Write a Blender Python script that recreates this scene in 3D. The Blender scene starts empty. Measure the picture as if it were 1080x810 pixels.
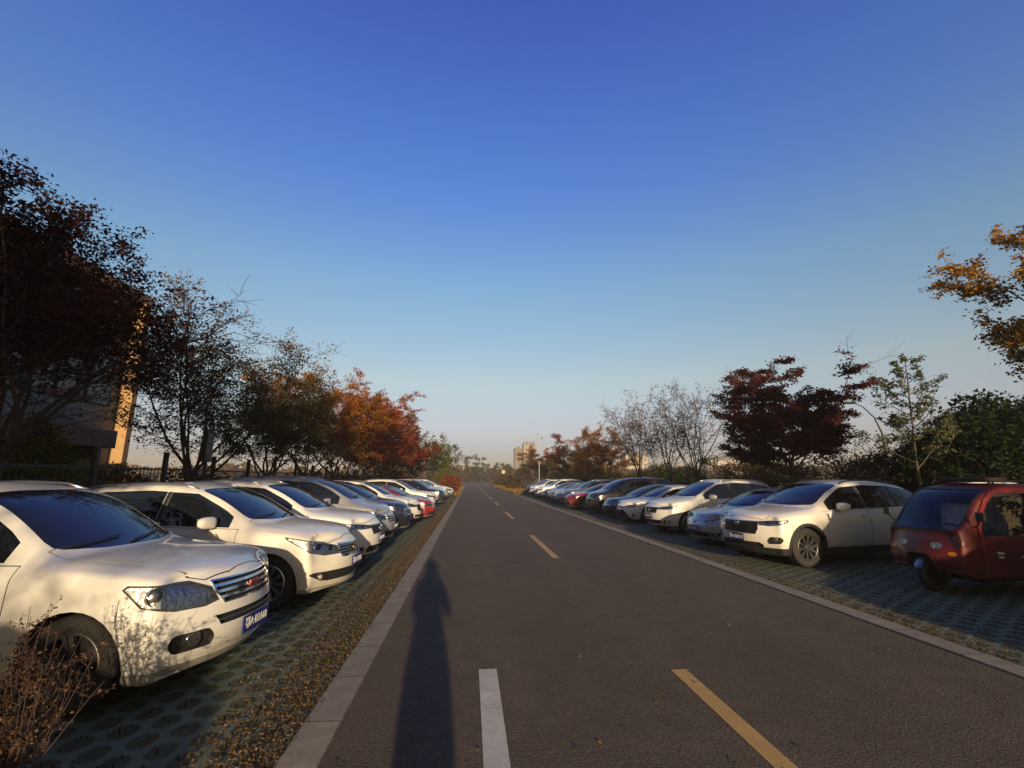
import bpy, bmesh, math, random
import numpy as np
from mathutils import Vector, Matrix
from mathutils.bvhtree import BVHTree
from mathutils.interpolate import poly_3d_calc

R = math.radians
scene = bpy.context.scene
col = scene.collection
rng = np.random.default_rng(7)

# ------------------------------------------------------------------ helpers
def link(o, parent=None):
    col.objects.link(o)
    if parent is not None:
        o.parent = parent
    return o

def mesh_obj(name, me, mat=None, parent=None):
    o = bpy.data.objects.new(name, me)
    if mat is not None:
        for m in (mat if isinstance(mat, (list, tuple)) else [mat]):
            me.materials.append(m)
    return link(o, parent)

def from_bm(name, bm, mat=None, parent=None, smooth=False):
    me = bpy.data.meshes.new(name)
    bm.normal_update()
    bm.to_mesh(me); bm.free()
    if smooth:
        me.polygons.foreach_set('use_smooth', [True] * len(me.polygons))
    return mesh_obj(name, me, mat, parent)

def empty(name, loc=(0, 0, 0), rz=0.0, parent=None):
    o = bpy.data.objects.new(name, None)
    o.empty_display_size = 0.2
    o.location = loc; o.rotation_euler = (0, 0, rz)
    return link(o, parent)

def tag(o, label=None, cat=None, group=None, kind=None):
    if label: o['label'] = label
    if cat: o['category'] = cat
    if group: o['group'] = group
    if kind: o['kind'] = kind
    return o

KIDS = {}
def copy_tree(o, parent=None):
    c = o.copy(); link(c)
    if parent is not None:
        c.parent = parent
    for ch in list(o.children):
        copy_tree(ch, c)
    return c

def add_box(bm, c, s, rot=None, bevel=0.0):
    m = Matrix.Translation(c)
    if rot is not None: m = m @ rot.to_4x4()
    m = m @ Matrix.Diagonal((s[0], s[1], s[2], 1))
    g = bmesh.ops.create_cube(bm, size=1.0, matrix=m)
    if bevel > 0:
        es = list({e for v in g['verts'] for e in v.link_edges})
        bmesh.ops.bevel(bm, geom=es, offset=bevel, segments=2, affect='EDGES', profile=0.6)

def add_tube(bm, pts, rad, n=8, caps=True):
    pts = [Vector(p) for p in pts]
    if not hasattr(rad, '__len__'): rad = [rad] * len(pts)
    rings = []
    prev = None
    for i, p in enumerate(pts):
        if i == 0: t = pts[1] - pts[0]
        elif i == len(pts) - 1: t = pts[-1] - pts[-2]
        else: t = pts[i + 1] - pts[i - 1]
        t.normalize()
        if prev is None:
            a = Vector((0, 0, 1)) if abs(t.z) < 0.9 else Vector((1, 0, 0))
            u = t.cross(a).normalized()
        else:
            u = (prev - t * prev.dot(t)).normalized()
        prev = u
        v = t.cross(u)
        rings.append([bm.verts.new(p + (u * math.cos(2 * math.pi * k / n) + v * math.sin(2 * math.pi * k / n)) * rad[i]) for k in range(n)])
    for a, b in zip(rings[:-1], rings[1:]):
        for k in range(n):
            bm.faces.new((a[k], a[(k + 1) % n], b[(k + 1) % n], b[k]))
    if caps:
        bm.faces.new(rings[0][::-1]); bm.faces.new(rings[-1])

def add_lathe(bm, prof, n=24, axis='Y', closed=False):
    """prof: list of (radius, height along axis)"""
    rings = []
    for r, h in prof:
        ring = []
        for k in range(n):
            a = 2 * math.pi * k / n
            c, s = math.cos(a) * r, math.sin(a) * r
            p = (c, h, s) if axis == 'Y' else ((c, s, h) if axis == 'Z' else (h, c, s))
            ring.append(bm.verts.new(p))
        rings.append(ring)
    pairs = list(zip(rings[:-1], rings[1:]))
    if closed: pairs.append((rings[-1], rings[0]))
    for a, b in pairs:
        for k in range(n):
            bm.faces.new((a[k], b[k], b[(k + 1) % n], a[(k + 1) % n]))
    return rings

def box_obj(name, c, s, mat, parent=None, bevel=0.0, rot=None):
    bm = bmesh.new(); add_box(bm, c, s, rot, bevel)
    return from_bm(name, bm, mat, parent)

def np_mesh(name, V, F, mat, parent=None, tone=None, smooth=False):
    """V (n,3), F (m,k) with k fixed"""
    me = bpy.data.meshes.new(name)
    V = np.asarray(V, dtype=np.float32); F = np.asarray(F, dtype=np.int32)
    m, k = F.shape
    me.vertices.add(len(V)); me.vertices.foreach_set('co', V.ravel())
    me.loops.add(m * k); me.loops.foreach_set('vertex_index', F.ravel())
    me.polygons.add(m)
    me.polygons.foreach_set('loop_start', np.arange(0, m * k, k, dtype=np.int32))
    if smooth:
        me.polygons.foreach_set('use_smooth', np.ones(m, dtype=bool))
    if tone is not None:
        at = me.attributes.new('tone', 'FLOAT', 'FACE')
        at.data.foreach_set('value', np.asarray(tone, dtype=np.float32))
    me.update(calc_edges=True)
    return mesh_obj(name, me, mat, parent)

# ------------------------------------------------------------------ materials
def new_mat(name):
    m = bpy.data.materials.new(name); m.use_nodes = True
    nt = m.node_tree
    return m, nt, nt.nodes['Principled BSDF']

def principled(name, color, rough=0.5, metal=0.0, coat=0.0, spec=0.5, ior=1.5, bump=0.0, bscale=40, var=0.0, vscale=3.0):
    m, nt, b = new_mat(name)
    b.inputs['Base Color'].default_value = (*color, 1)
    b.inputs['Roughness'].default_value = rough
    b.inputs['Metallic'].default_value = metal
    b.inputs['Coat Weight'].default_value = coat
    b.inputs['Coat Roughness'].default_value = 0.04
    b.inputs['Specular IOR Level'].default_value = spec
    b.inputs['IOR'].default_value = ior
    tc = nt.nodes.new('ShaderNodeTexCoord')
    if var > 0:
        n = nt.nodes.new('ShaderNodeTexNoise'); n.inputs['Scale'].default_value = vscale; n.inputs['Detail'].default_value = 6
        nt.links.new(tc.outputs['Object'], n.inputs['Vector'])
        mr = nt.nodes.new('ShaderNodeMapRange'); mr.inputs['From Min'].default_value = .25; mr.inputs['From Max'].default_value = .75
        mr.inputs['To Min'].default_value = 1 - var; mr.inputs['To Max'].default_value = 1 + var
        nt.links.new(n.outputs['Fac'], mr.inputs['Value'])
        mx = nt.nodes.new('ShaderNodeVectorMath'); mx.operation = 'SCALE'
        mx.inputs[0].default_value = color
        nt.links.new(mr.outputs['Result'], mx.inputs['Scale'])
        nt.links.new(mx.outputs['Vector'], b.inputs['Base Color'])
    if bump > 0:
        n = nt.nodes.new('ShaderNodeTexNoise'); n.inputs['Scale'].default_value = bscale; n.inputs['Detail'].default_value = 5
        nt.links.new(tc.outputs['Object'], n.inputs['Vector'])
        bp = nt.nodes.new('ShaderNodeBump'); bp.inputs['Strength'].default_value = bump; bp.inputs['Distance'].default_value = 0.02
        nt.links.new(n.outputs['Fac'], bp.inputs['Height']); nt.links.new(bp.outputs['Normal'], b.inputs['Normal'])
    return m

def ramp(nt, stops):
    r = nt.nodes.new('ShaderNodeValToRGB')
    e = r.color_ramp.elements
    while len(e) < len(stops): e.new(0.5)
    for el, (p, c) in zip(e, stops):
        el.position = p; el.color = (*c, 1)
    return r

def leaf_mat(name, cols, trans=0.3):
    """leaf colours picked per leaf from the tone attribute"""
    m = bpy.data.materials.new(name); m.use_nodes = True
    nt = m.node_tree; nt.nodes.clear()
    out = nt.nodes.new('ShaderNodeOutputMaterial')
    at = nt.nodes.new('ShaderNodeAttribute'); at.attribute_name = 'tone'
    n = len(cols)
    rp = ramp(nt, [(i / max(1, n - 1), c) for i, c in enumerate(cols)])
    nt.links.new(at.outputs['Fac'], rp.inputs['Fac'])
    d = nt.nodes.new('ShaderNodeBsdfDiffuse'); t = nt.nodes.new('ShaderNodeBsdfTranslucent')
    mx = nt.nodes.new('ShaderNodeMixShader'); mx.inputs['Fac'].default_value = trans
    nt.links.new(rp.outputs['Color'], d.inputs['Color']); nt.links.new(rp.outputs['Color'], t.inputs['Color'])
    nt.links.new(d.outputs[0], mx.inputs[1]); nt.links.new(t.outputs[0], mx.inputs[2])
    nt.links.new(mx.outputs[0], out.inputs['Surface'])
    return m

M = {}
def paint(key, color, rough=0.3, metal=0.0, flake=0.0, dirt=0.10, coat=0.8):
    """car paint: clear coat, road film that thickens in uneven patches low on the body"""
    if key in M: return M[key]
    m, nt, b = new_mat('paint_' + key)
    b.inputs['Roughness'].default_value = rough
    b.inputs['Metallic'].default_value = metal
    b.inputs['Coat Weight'].default_value = coat
    b.inputs['Coat Roughness'].default_value = 0.06
    tc = nt.nodes.new('ShaderNodeTexCoord')
    n1 = nt.nodes.new('ShaderNodeTexNoise'); n1.inputs['Scale'].default_value = 2.5; n1.inputs['Detail'].default_value = 8; n1.inputs['Roughness'].default_value = 0.7
    nt.links.new(tc.outputs['Object'], n1.inputs['Vector'])
    n2 = nt.nodes.new('ShaderNodeTexNoise'); n2.inputs['Scale'].default_value = 38; n2.inputs['Detail'].default_value = 4
    nt.links.new(tc.outputs['Object'], n2.inputs['Vector'])
    sx = nt.nodes.new('ShaderNodeSeparateXYZ'); nt.links.new(tc.outputs['Object'], sx.inputs[0])
    mr = nt.nodes.new('ShaderNodeMapRange'); mr.inputs['From Min'].default_value = 0.75; mr.inputs['From Max'].default_value = 0.2
    nt.links.new(sx.outputs['Z'], mr.inputs['Value'])
    a = nt.nodes.new('ShaderNodeMath'); a.operation = 'MULTIPLY_ADD'; a.inputs[1].default_value = 0.55; a.inputs[2].default_value = dirt
    nt.links.new(mr.outputs[0], a.inputs[0])
    mu = nt.nodes.new('ShaderNodeMath'); mu.operation = 'MULTIPLY'
    nt.links.new(a.outputs[0], mu.inputs[0]); nt.links.new(n1.outputs['Fac'], mu.inputs[1])
    mu2 = nt.nodes.new('ShaderNodeMath'); mu2.operation = 'MULTIPLY'; mu2.use_clamp = True
    ad = nt.nodes.new('ShaderNodeMath'); ad.operation = 'ADD'; ad.inputs[1].default_value = 0.6
    nt.links.new(n2.outputs['Fac'], ad.inputs[0])
    nt.links.new(mu.outputs[0], mu2.inputs[0]); nt.links.new(ad.outputs[0], mu2.inputs[1])
    mx = nt.nodes.new('ShaderNodeMix'); mx.data_type = 'RGBA'
    lum = sum(color) / 3; k = .25 + .75 * min(1, lum / .5)
    mx.inputs[6].default_value = (*color, 1); mx.inputs[7].default_value = (0.20 * k, 0.165 * k, 0.12 * k, 1)
    nt.links.new(mu2.outputs[0], mx.inputs[0]); nt.links.new(mx.outputs[2], b.inputs['Base Color'])
    mr2 = nt.nodes.new('ShaderNodeMapRange'); mr2.inputs['To Min'].default_value = rough; mr2.inputs['To Max'].default_value = 0.8
    nt.links.new(mu2.outputs[0], mr2.inputs['Value']); nt.links.new(mr2.outputs[0], b.inputs['Roughness'])
    M[key] = m
    return m

M['trim'] = principled('black_plastic', (0.018, 0.018, 0.019), 0.55, bump=.1, bscale=200)
M['seam'] = principled('panel_gap', (0.01, 0.01, 0.01), 0.9)
M['chrome'] = principled('chrome', (0.75, 0.75, 0.76), 0.12, metal=1.0)
M['satin'] = principled('satin_metal', (0.45, 0.45, 0.46), 0.35, metal=1.0)
M['glass'] = principled('tinted_glass', (0.008, 0.010, 0.014), 0.02, coat=0.0, spec=0.5, ior=1.9)
M['tyre'] = principled('tyre_rubber', (0.022, 0.021, 0.020), 0.8, bump=.4, bscale=90, var=.25, vscale=12)
M['rim'] = principled('alloy_rim', (0.42, 0.42, 0.43), 0.3, metal=0.9, var=.15, vscale=10)
M['rim_graphite'] = principled('rim_graphite', (0.07, 0.07, 0.072), 0.4, metal=0.6)  # graphite tone; on the nearest car it stands in for wheel shade
M['rim_dark'] = principled('rim_shadow_metal', (0.03, 0.03, 0.032), 0.5, metal=0.6)
M['reflector'] = principled('lamp_reflector', (0.88, 0.87, 0.84), 0.22, metal=0.65, bump=.9, bscale=22)
M['lamp_dark'] = principled('lamp_dark_bezel', (0.05, 0.05, 0.055), 0.3)
M['tail'] = principled('tail_lamp_red', (0.28, 0.01, 0.012), 0.12, coat=1.0)
M['plate_blue'] = principled('plate_blue', (0.010, 0.022, 0.17), 0.4)
M['white_ink'] = principled('white_ink', (0.8, 0.8, 0.8), 0.5)
M['red_badge'] = principled('red_badge', (0.35, 0.02, 0.015), 0.25, coat=.6)
M['gold'] = principled('gold_badge', (0.75, 0.52, 0.2), 0.25, metal=1.0)

def lens_mat():
    m = bpy.data.materials.new('clear_lamp_cover'); m.use_nodes = True
    nt = m.node_tree; nt.nodes.clear()
    out = nt.nodes.new('ShaderNodeOutputMaterial')
    tr = nt.nodes.new('ShaderNodeBsdfTransparent'); tr.inputs['Color'].default_value = (.93, .93, .93, 1)
    gl = nt.nodes.new('ShaderNodeBsdfGlossy'); gl.inputs['Roughness'].default_value = 0.04
    fr = nt.nodes.new('ShaderNodeFresnel'); fr.inputs['IOR'].default_value = 1.5
    mx = nt.nodes.new('ShaderNodeMixShader')
    nt.links.new(fr.outputs[0], mx.inputs[0]); nt.links.new(tr.outputs[0], mx.inputs[1]); nt.links.new(gl.outputs[0], mx.inputs[2])
    nt.links.new(mx.outputs[0], out.inputs[0])
    return m
M['lens'] = lens_mat()

def text_mesh(name, body, size, mat, parent, loc, rot, ext=0.001):
    cu = bpy.data.curves.new(name, 'FONT'); cu.body = body; cu.size = size; cu.extrude = ext
    cu.align_x = 'CENTER'; cu.align_y = 'CENTER'; cu.resolution_u = 3
    tmp = bpy.data.objects.new(name + '_src', cu); col.objects.link(tmp)
    dg = bpy.context.evaluated_depsgraph_get()
    me = bpy.data.meshes.new_from_object(tmp.evaluated_get(dg))
    bpy.data.objects.remove(tmp)
    me.materials.clear()
    o = mesh_obj(name, me, mat, parent)
    o.location = loc; o.rotation_euler = rot
    return o
# ------------------------------------------------------------------ cars
def lerp_tab(tab, k):
    """piecewise linear lookup of column k over distance-from-nose d"""
    ds = [s[0] for s in tab]; vs = [s[k] for s in tab]
    return lambda d: float(np.interp(d, ds, vs))

def subdiv_mesh(V, F, creases, level):
    bm = bmesh.new()
    vs = [bm.verts.new(v) for v in V]
    bm.verts.index_update()
    for f in F: bm.faces.new([vs[i] for i in f])
    lay = bm.edges.layers.float.new('crease_edge')
    for e in bm.edges:
        k = (min(e.verts[0].index, e.verts[1].index), max(e.verts[0].index, e.verts[1].index))
        if k in creases: e[lay] = creases[k]
    bmesh.ops.recalc_face_normals(bm, faces=bm.faces[:])
    me = bpy.data.meshes.new('cage'); bm.to_mesh(me); bm.free()
    o = bpy.data.objects.new('cage', me); col.objects.link(o)
    md = o.modifiers.new('s', 'SUBSURF'); md.levels = level; md.render_levels = level
    dg = bpy.context.evaluated_depsgraph_get()
    dg.update()
    me2 = bpy.data.meshes.new_from_object(o.evaluated_get(dg))
    bpy.data.objects.remove(o); bpy.data.meshes.remove(me)
    return me2

def lattice_mesh(n, pos, level, crease_fn):
    """closed box lattice: stations i 0..n, columns a -2..2, levels b 0..5"""
    idx = {}; V = []
    def vid(i, a, b):
        k = (i, a, b)
        if k not in idx:
            idx[k] = len(V); V.append(pos(i, a, b))
        return idx[k]
    F = []; info = []
    for i in range(n):
        for b in range(5):
            F.append((vid(i, 2, b), vid(i + 1, 2, b), vid(i + 1, 2, b + 1), vid(i, 2, b + 1)))
            F.append((vid(i, -2, b), vid(i, -2, b + 1), vid(i + 1, -2, b + 1), vid(i + 1, -2, b)))
        for a in range(-2, 2):
            F.append((vid(i, a, 5), vid(i, a + 1, 5), vid(i + 1, a + 1, 5), vid(i + 1, a, 5)))
            F.append((vid(i, a, 0), vid(i + 1, a, 0), vid(i + 1, a + 1, 0), vid(i, a + 1, 0)))
    for a in range(-2, 2):
        for b in range(5):
            F.append((vid(0, a, b), vid(0, a, b + 1), vid(0, a + 1, b + 1), vid(0, a + 1, b)))
            F.append((vid(n, a, b), vid(n, a + 1, b), vid(n, a + 1, b + 1), vid(n, a, b + 1)))
    rev = {v: k for k, v in idx.items()}
    cr = {}
    for f in F:
        for p, q in zip(f, f[1:] + f[:1]):
            c = crease_fn(rev[p], rev[q])
            if c > 0: cr[(min(p, q), max(p, q))] = c
    return subdiv_mesh(V, F, cr, level)

class Shell:
    """a smooth body surface from which windows, lamps, doors and so on are cut as separate meshes"""
    def __init__(self, me):
        self.bm = bmesh.new(); self.bm.from_mesh(me)
        self.ref = self.bm.copy(); self.ref.verts.ensure_lookup_table(); self.ref.faces.ensure_lookup_table()
        self.ref.normal_update()
        self.bvh = BVHTree.FromBMesh(self.ref)
        self.gone = []
        bpy.data.meshes.remove(me)
    def normal_at(self, p):
        co, n, i, d = self.bvh.find_nearest(p)
        f = self.ref.faces[i]
        w = poly_3d_calc([v.co for v in f.verts], co)
        r = Vector((0, 0, 0))
        for v, k in zip(f.verts, w): r += v.normal * k
        return r.normalized() if r.length > 1e-6 else n
    def carve(self, poly, U, V, test, faces=None):
        """cut the convex polygon poly (in coordinates U, V) into the surface, return the faces inside it"""
        U = Vector(U); V = Vector(V)
        poly = [Vector(p) for p in poly]
        area = sum(p.x * q.y - q.x * p.y for p, q in zip(poly, poly[1:] + poly[:1]))
        if area < 0: poly.reverse()
        if faces is None: faces = self.bm.faces
        umin = min(p.x for p in poly); umax = max(p.x for p in poly); vmin = min(p.y for p in poly); vmax = max(p.y for p in poly)
        cur = []; out = []
        for f in faces:
            us = [v.co.dot(U) for v in f.verts]; vs = [v.co.dot(V) for v in f.verts]
            if max(us) < umin or min(us) > umax or max(vs) < vmin or min(vs) > vmax: out.append(f); continue
            if test is None or test(f.calc_center_median(), f.normal): cur.append(f)
            else: out.append(f)
        for p, q in zip(poly, poly[1:] + poly[:1]):
            d = q - p
            if d.length < 1e-6 or not cur: continue
            n2 = Vector((d.y, -d.x)).normalized()
            no = U * n2.x + V * n2.y
            co = U * p.x + V * p.y
            geom = list(cur) + list({e for f in cur for e in f.edges}) + list({v for f in cur for v in f.verts})
            ret = bmesh.ops.bisect_plane(self.bm, geom=geom, dist=1e-5, plane_co=co, plane_no=no)
            fs = [g for g in ret['geom'] if isinstance(g, bmesh.types.BMFace) and g.is_valid]
            k = no.dot(co)
            cur = []
            for f in set(fs):
                c = f.calc_center_median()
                if no.dot(c) < k: cur.append(f)
                else: out.append(f)
        cur = [f for f in cur if f.is_valid]
        for f in cur: f.normal_update()
        self.out = [f for f in out if f.is_valid]
        return cur
    def take(self, faces, name, mat, parent, push=0.0, skirt=True, keep=False, side=None):
        """make the faces an object of their own, moved along the normal by push with a rim joining it to the surface"""
        faces = [f for f in faces if f.is_valid]
        if side is not None: faces = [f for f in faces if f.calc_center_median().y * side > 0]
        if not faces: return None
        verts = list({v for f in faces for v in f.verts})
        nm = {v: self.normal_at(v.co) for v in verts}
        V = []; N = []; F = []; ix = {}
        for v in verts:
            ix[v] = len(V); V.append(v.co + nm[v] * push); N.append(nm[v])
        for f in faces: F.append([ix[v] for v in f.verts])
        if push and skirt:
            fs = set(faces); base = {}
            def bv(v):
                if v not in base:
                    base[v] = (len(V), len(V) + 1)
                    V.append(v.co + nm[v] * push); N.append(None); V.append(v.co.copy()); N.append(None)
                return base[v]
            for f in faces:
                for l in f.loops:
                    if sum(1 for g in l.edge.link_faces if g in fs) == 1:
                        a, b = l.vert, l.link_loop_next.vert
                        F.append([bv(b)[0], bv(a)[0], bv(a)[1], bv(b)[1]])
        o = self.build(name, V, F, N, mat, parent)
        if not keep: self.gone += faces
        return o
    def build(self, name, V, F, N, mat, parent, mats=None):
        me = bpy.data.meshes.new(name)
        me.from_pydata([tuple(v) for v in V], [], F)
        me.polygons.foreach_set('use_smooth', [True] * len(me.polygons))
        if mats: me.polygons.foreach_set('material_index', mats)
        me.update()
        vn = [None] * len(me.vertices)
        for i, v in enumerate(me.vertices):
            n = N[i]
            vn[i] = tuple(n) if n is not None else tuple(v.normal)
        me.normals_split_custom_set_from_vertices(vn)
        return mesh_obj(name, me, mat, parent)
    def flush(self):
        g = [f for f in self.gone if f.is_valid]
        if g: bmesh.ops.delete(self.bm, geom=list(set(g)), context='FACES')
        self.gone = []
    def finish(self, name, mats, parent):
        self.flush()
        bm = self.bm
        bm.verts.index_update()
        V = [v.co for v in bm.verts]; N = [self.normal_at(v.co) for v in bm.verts]
        F = [[v.index for v in f.verts] for f in bm.faces]
        mi = [f.material_index for f in bm.faces]
        o = self.build(name, V, F, N, mats, parent, mi)
        bm.free(); self.ref.free()
        return o

def shrink(poly, t):
    """inset of a convex polygon by t"""
    P = [Vector(p) for p in poly]
    if sum(p.x * q.y - q.x * p.y for p, q in zip(P, P[1:] + P[:1])) < 0: P.reverse()
    n = len(P); out = []
    for i in range(n):
        a, b, c = P[i - 1], P[i], P[(i + 1) % n]
        d1 = (b - a).normalized(); d2 = (c - b).normalized()
        n1 = Vector((-d1.y, d1.x)); n2 = Vector((-d2.y, d2.x))
        k = (n1 + n2)
        k = k / max(0.25, k.dot(n1))
        out.append(tuple(b + k * t))
    return out

def rounded(poly, r, seg=3):
    P = [Vector(p) for p in poly]; n = len(P); out = []
    for i in range(n):
        a, b, c = P[i - 1], P[i], P[(i + 1) % n]
        la, lc = (a - b).length, (c - b).length
        k = min(r, la * .45, lc * .45)
        p = b + (a - b).normalized() * k; q = b + (c - b).normalized() * k
        for s in range(seg + 1):
            t = s / seg
            out.append(tuple((1 - t) ** 2 * p + 2 * t * (1 - t) * b + t * t * q))
    return out

def circle(cx, cz, r, n=28):
    return [(cx + r * math.cos(2 * math.pi * k / n), cz + r * math.sin(2 * math.pi * k / n)) for k in range(n)]

AX, AY, AZ = Vector((1, 0, 0)), Vector((0, 1, 0)), Vector((0, 0, 1))
Q = math.sqrt(.5)

def wheel_parts(r, width, style, hi):
    """tyre mesh and rim mesh around the local Y axis, outer face at +Y"""
    w = width / 2; n = 40 if hi else 20
    rr = r * (0.66 if style != 'steel' else 0.6)
    bm = bmesh.new()
    add_lathe(bm, [(rr, -w * .8), (rr * 1.04, -w * .95), (r * .88, -w), (r * .97, -w * .86), (r, -w * .6), (r * .996, -w * .22), (r * .985, -w * .2), (r * .985, -w * .1), (r * .998, -w * .08), (r * .998, w * .08),
                   (r * .985, w * .1), (r * .985, w * .2), (r * .996, w * .22), (r, w * .6), (r * .97, w * .86), (r * .88, w), (rr * 1.04, w * .95), (rr, w * .8)], n)
    tyre = bpy.data.meshes.new('wheel'); bm.normal_update(); bm.to_mesh(tyre); bm.free()
    tyre.polygons.foreach_set('use_smooth', [True] * len(tyre.polygons)); tyre.materials.append(M['tyre'])
    bm = bmesh.new()
    add_lathe(bm, [(rr * 1.0, w * .82), (rr * .96, w * .86), (rr * .9, w * .78), (rr * .88, w * .2), (rr * .5, w * .1), (0.002, w * .1)], n)
    for f in bm.faces: f.material_index = 0 if f.calc_center_median().xz.length > rr * .87 else 1
    k0 = {'five': 5, 'ten': 10, 'steel': 9}[style]
    for k in range(k0):
        a0 = 2 * math.pi * k / k0
        for s in ((-1, 1) if style == 'ten' or style == 'five' else (0,)):
            a = a0 + s * (.13 if style == 'five' else .06)
            wd = rr * (.16 if style == 'five' else .12 if style == 'ten' else .3)
            d = Vector((math.cos(a), 0, math.sin(a))); t = Vector((-math.sin(a), 0, math.cos(a)))
            vs = []
            for q, ww, y in ((.16, .55, w * .62), (.55, .8, w * .72), (.93, 1.0, w * .8)):
                c = d * rr * q
                vs.append([bm.verts.new(c + t * wd * ww * .5 * e[0] + AY * (y - e[1] * .025)) for e in ((-1, 0), (1, 0), (1.15, 1), (-1.15, 1))])
            for A, B in zip(vs[:-1], vs[1:]):
                for i in range(4):
                    bm.faces.new((A[i], B[i], B[(i + 1) % 4], A[(i + 1) % 4]))
    r2 = add_lathe(bm, [(rr * .22, w * .5), (rr * .2, w * .68), (rr * .12, w * .72), (.002, w * .72)], 16)
    bmesh.ops.recalc_face_normals(bm, faces=bm.faces[:])
    rim = bpy.data.meshes.new('rim'); bm.to_mesh(rim); bm.free()
    rim.materials.append(M['rim']); rim.materials.append(M['rim_dark'])
    return tyre, rim

CAGES = {}
def build_car(P, color, name, hi=True, badge=None, plate=None, pcol='plate_blue'):
    """P: design dictionary; local +X forward, origin at the middle of the nose on the ground"""
    st = P['st']; n = len(st) - 1; W = P['W']; L = st[-1][0]
    zs_, zb_, ye_, ze_, zt_ = [lerp_tab(st, k) for k in (3, 4, 5, 6, 7)]
    w_ = lerp_tab(st, 1)
    fo = P['front']; ro = P['rear']; planf = P.get('planf', .26); planr = P.get('planr', .12)
    def pos(i, a, b):
        d, w, z0, zs, zb, ye, ze, zt, dc = st[i]
        sg = 1 if a > 0 else -1
        fr = (0, .56, 1)[abs(a)]
        if b == 5:
            y = ye * fr * sg
            z = (zt, ze + (zt - ze) * .78, ze)[abs(a)]
        else:
            yl = (w * .90, w * .985, w, w * .985, w - P.get('tb', .055))[b]
            z = (z0, z0 + .32 * (zs - z0), z0 + .68 * (zs - z0), zs, zb)[b]
            y = yl * fr * sg
        dd = d
        if i == 0: dd += fo[b] + planf * (fr ** 2.2)
        elif i == n: dd -= ro[b] + planr * fr ** 2
        elif b == 5: dd -= dc * (1 - fr ** 2)
        return (-dd, y, z)
    def crease(p, q):
        (i, a, b), (k, c, e) = p, q
        if b == e == 0 and (abs(a) == 2 and abs(c) == 2 or i == k and i in (0, n)): return .7
        if b == e == 3 and abs(a) == abs(c) == 2: return P.get('cr_s', .35)
        if b == e == 5 and abs(a) == abs(c) == 2 and i > 0 and k < n: return P.get('cr_e', .35)
        if b == e == 4 and abs(a) == abs(c) == 2 and 0 < i < n: return .3
        if b == e == 5 and i == k == 0: return .35
        if b == e == 5 and i == k == P['cowl']: return .5
        return 0
    lvl = 3 if hi else 2
    sh = Shell(lattice_mesh(n, pos, lvl, crease))
    car = empty(name)
    side = lambda lo=0.25: (lambda c, nn: abs(nn.y) > lo)
    PX = lambda pts: [(-d, z) for d, z in pts]       # side view polygons are written as (d, z)
    # --- wheel arches
    r = P['wr']; af = P['axle']; ar = af + P['wb']
    ra = r + P.get('gap', .045)
    clad = P.get('clad', 0)
    arch_t = lambda c, nn: abs(c.y) > W - .38 and c.z < ra + r + .05
    for ax in (af, ar):
        cy = r + P.get('arch_up', .02)
        if clad:
            o = sh.carve(circle(-ax, cy, ra + clad), AX, AZ, arch_t)
            inn = sh.carve(circle(-ax, cy, ra), AX, AZ, None, o)
            ring = [f for f in sh.out if abs(f.normal.y) > .3]
            for s in (1, -1): sh.take(ring, 'wheel_arch_trim', M['trim'], car, push=.012, side=s)
            sh.gone += inn
        else:
            sh.gone += sh.carve(circle(-ax, cy, ra), AX, AZ, arch_t)
        sh.flush()
    # --- sill cladding
    if P.get('sill'):
        zc = P['sill']
        f = sh.carve(PX([(af + ra + clad + .005, .05), (ar - ra - clad - .005, .05), (ar - ra - clad - .005, zc), (af + ra + clad + .005, zc)]), AX, AZ, side(.3))
        for s in (1, -1): sh.take(f, 'sill_panel', M['trim'], car, push=.008, side=s)
        sh.flush()
    # --- side glass
    d0, dB, dC, dD = P['dlo']
    gb, gt = P.get('gb', .045), P.get('gt', .07)
    bot = lambda d: zb_(d) + gb
    top = lambda d: ze_(d) - gt
    def glass_poly(a, b):
        ts = np.linspace(a, b, 9)
        t = [(d, max(top(d), bot(d) + .012)) for d in ts]
        # keep the upper line concave
        return [(a, bot(a)), (b, bot(b))] + t[::-1]
    def hull(pts):
        pts = sorted(set((round(x, 5), round(y, 5)) for x, y in pts))
        def half(ps):
            h = []
            for p in ps:
                while len(h) > 1 and (h[-1][0] - h[-2][0]) * (p[1] - h[-2][1]) - (h[-1][1] - h[-2][1]) * (p[0] - h[-2][0]) <= 1e-7: h.pop()
                h.append(p)
            return h
        a = half(pts); b = half(pts[::-1])
        return a[:-1] + b[:-1]
    doors = []
    gw = lambda c, nn: abs(nn.y) > .3 and c.z > .8
    panes = []
    for a, b in P.get('panes', ((d0, dB - .035), (dB + .035, dC - .03), (dC + .03, dD))):
        if b - a < .1: continue
        pl = hull(glass_poly(a, b))
        f = sh.carve(PX(pl), AX, AZ, gw)
        for s in (1, -1):
            panes.append(sh.take(f, 'side_window', M['glass'], car, push=-.006, side=s))
        sh.flush()
    # --- black pillar strips between the panes
    for dp in (dB, dC):
        if not P.get('black_pillars', True): break
        pl = [(dp - .033, bot(dp) - .0), (dp + .028, bot(dp)), (dp + .028, top(dp)), (dp - .033, top(dp))]
        f = sh.carve(PX(pl), AX, AZ, gw)
        for s in (1, -1): sh.take(f, 'window_pillar', M['trim'], car, push=.001, side=s)
    sh.flush()
    # --- windscreen and rear window in front projection
    cw = st[P['cowl']][0]; rf = st[P['roof']][0]
    zc, zr = zt_(cw), zt_(rf)
    yb, yt = ye_(cw) - P.get('ap', .045), ye_(rf) - .05
    ws = [(-yb, zc + .035), (-yb * .5, zc + .012), (yb * .5, zc + .012), (yb, zc + .035), (yt + .01, zr - .075), (yt * .55, zr - .05), (-yt * .55, zr - .05), (-yt - .01, zr - .075)]
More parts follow.
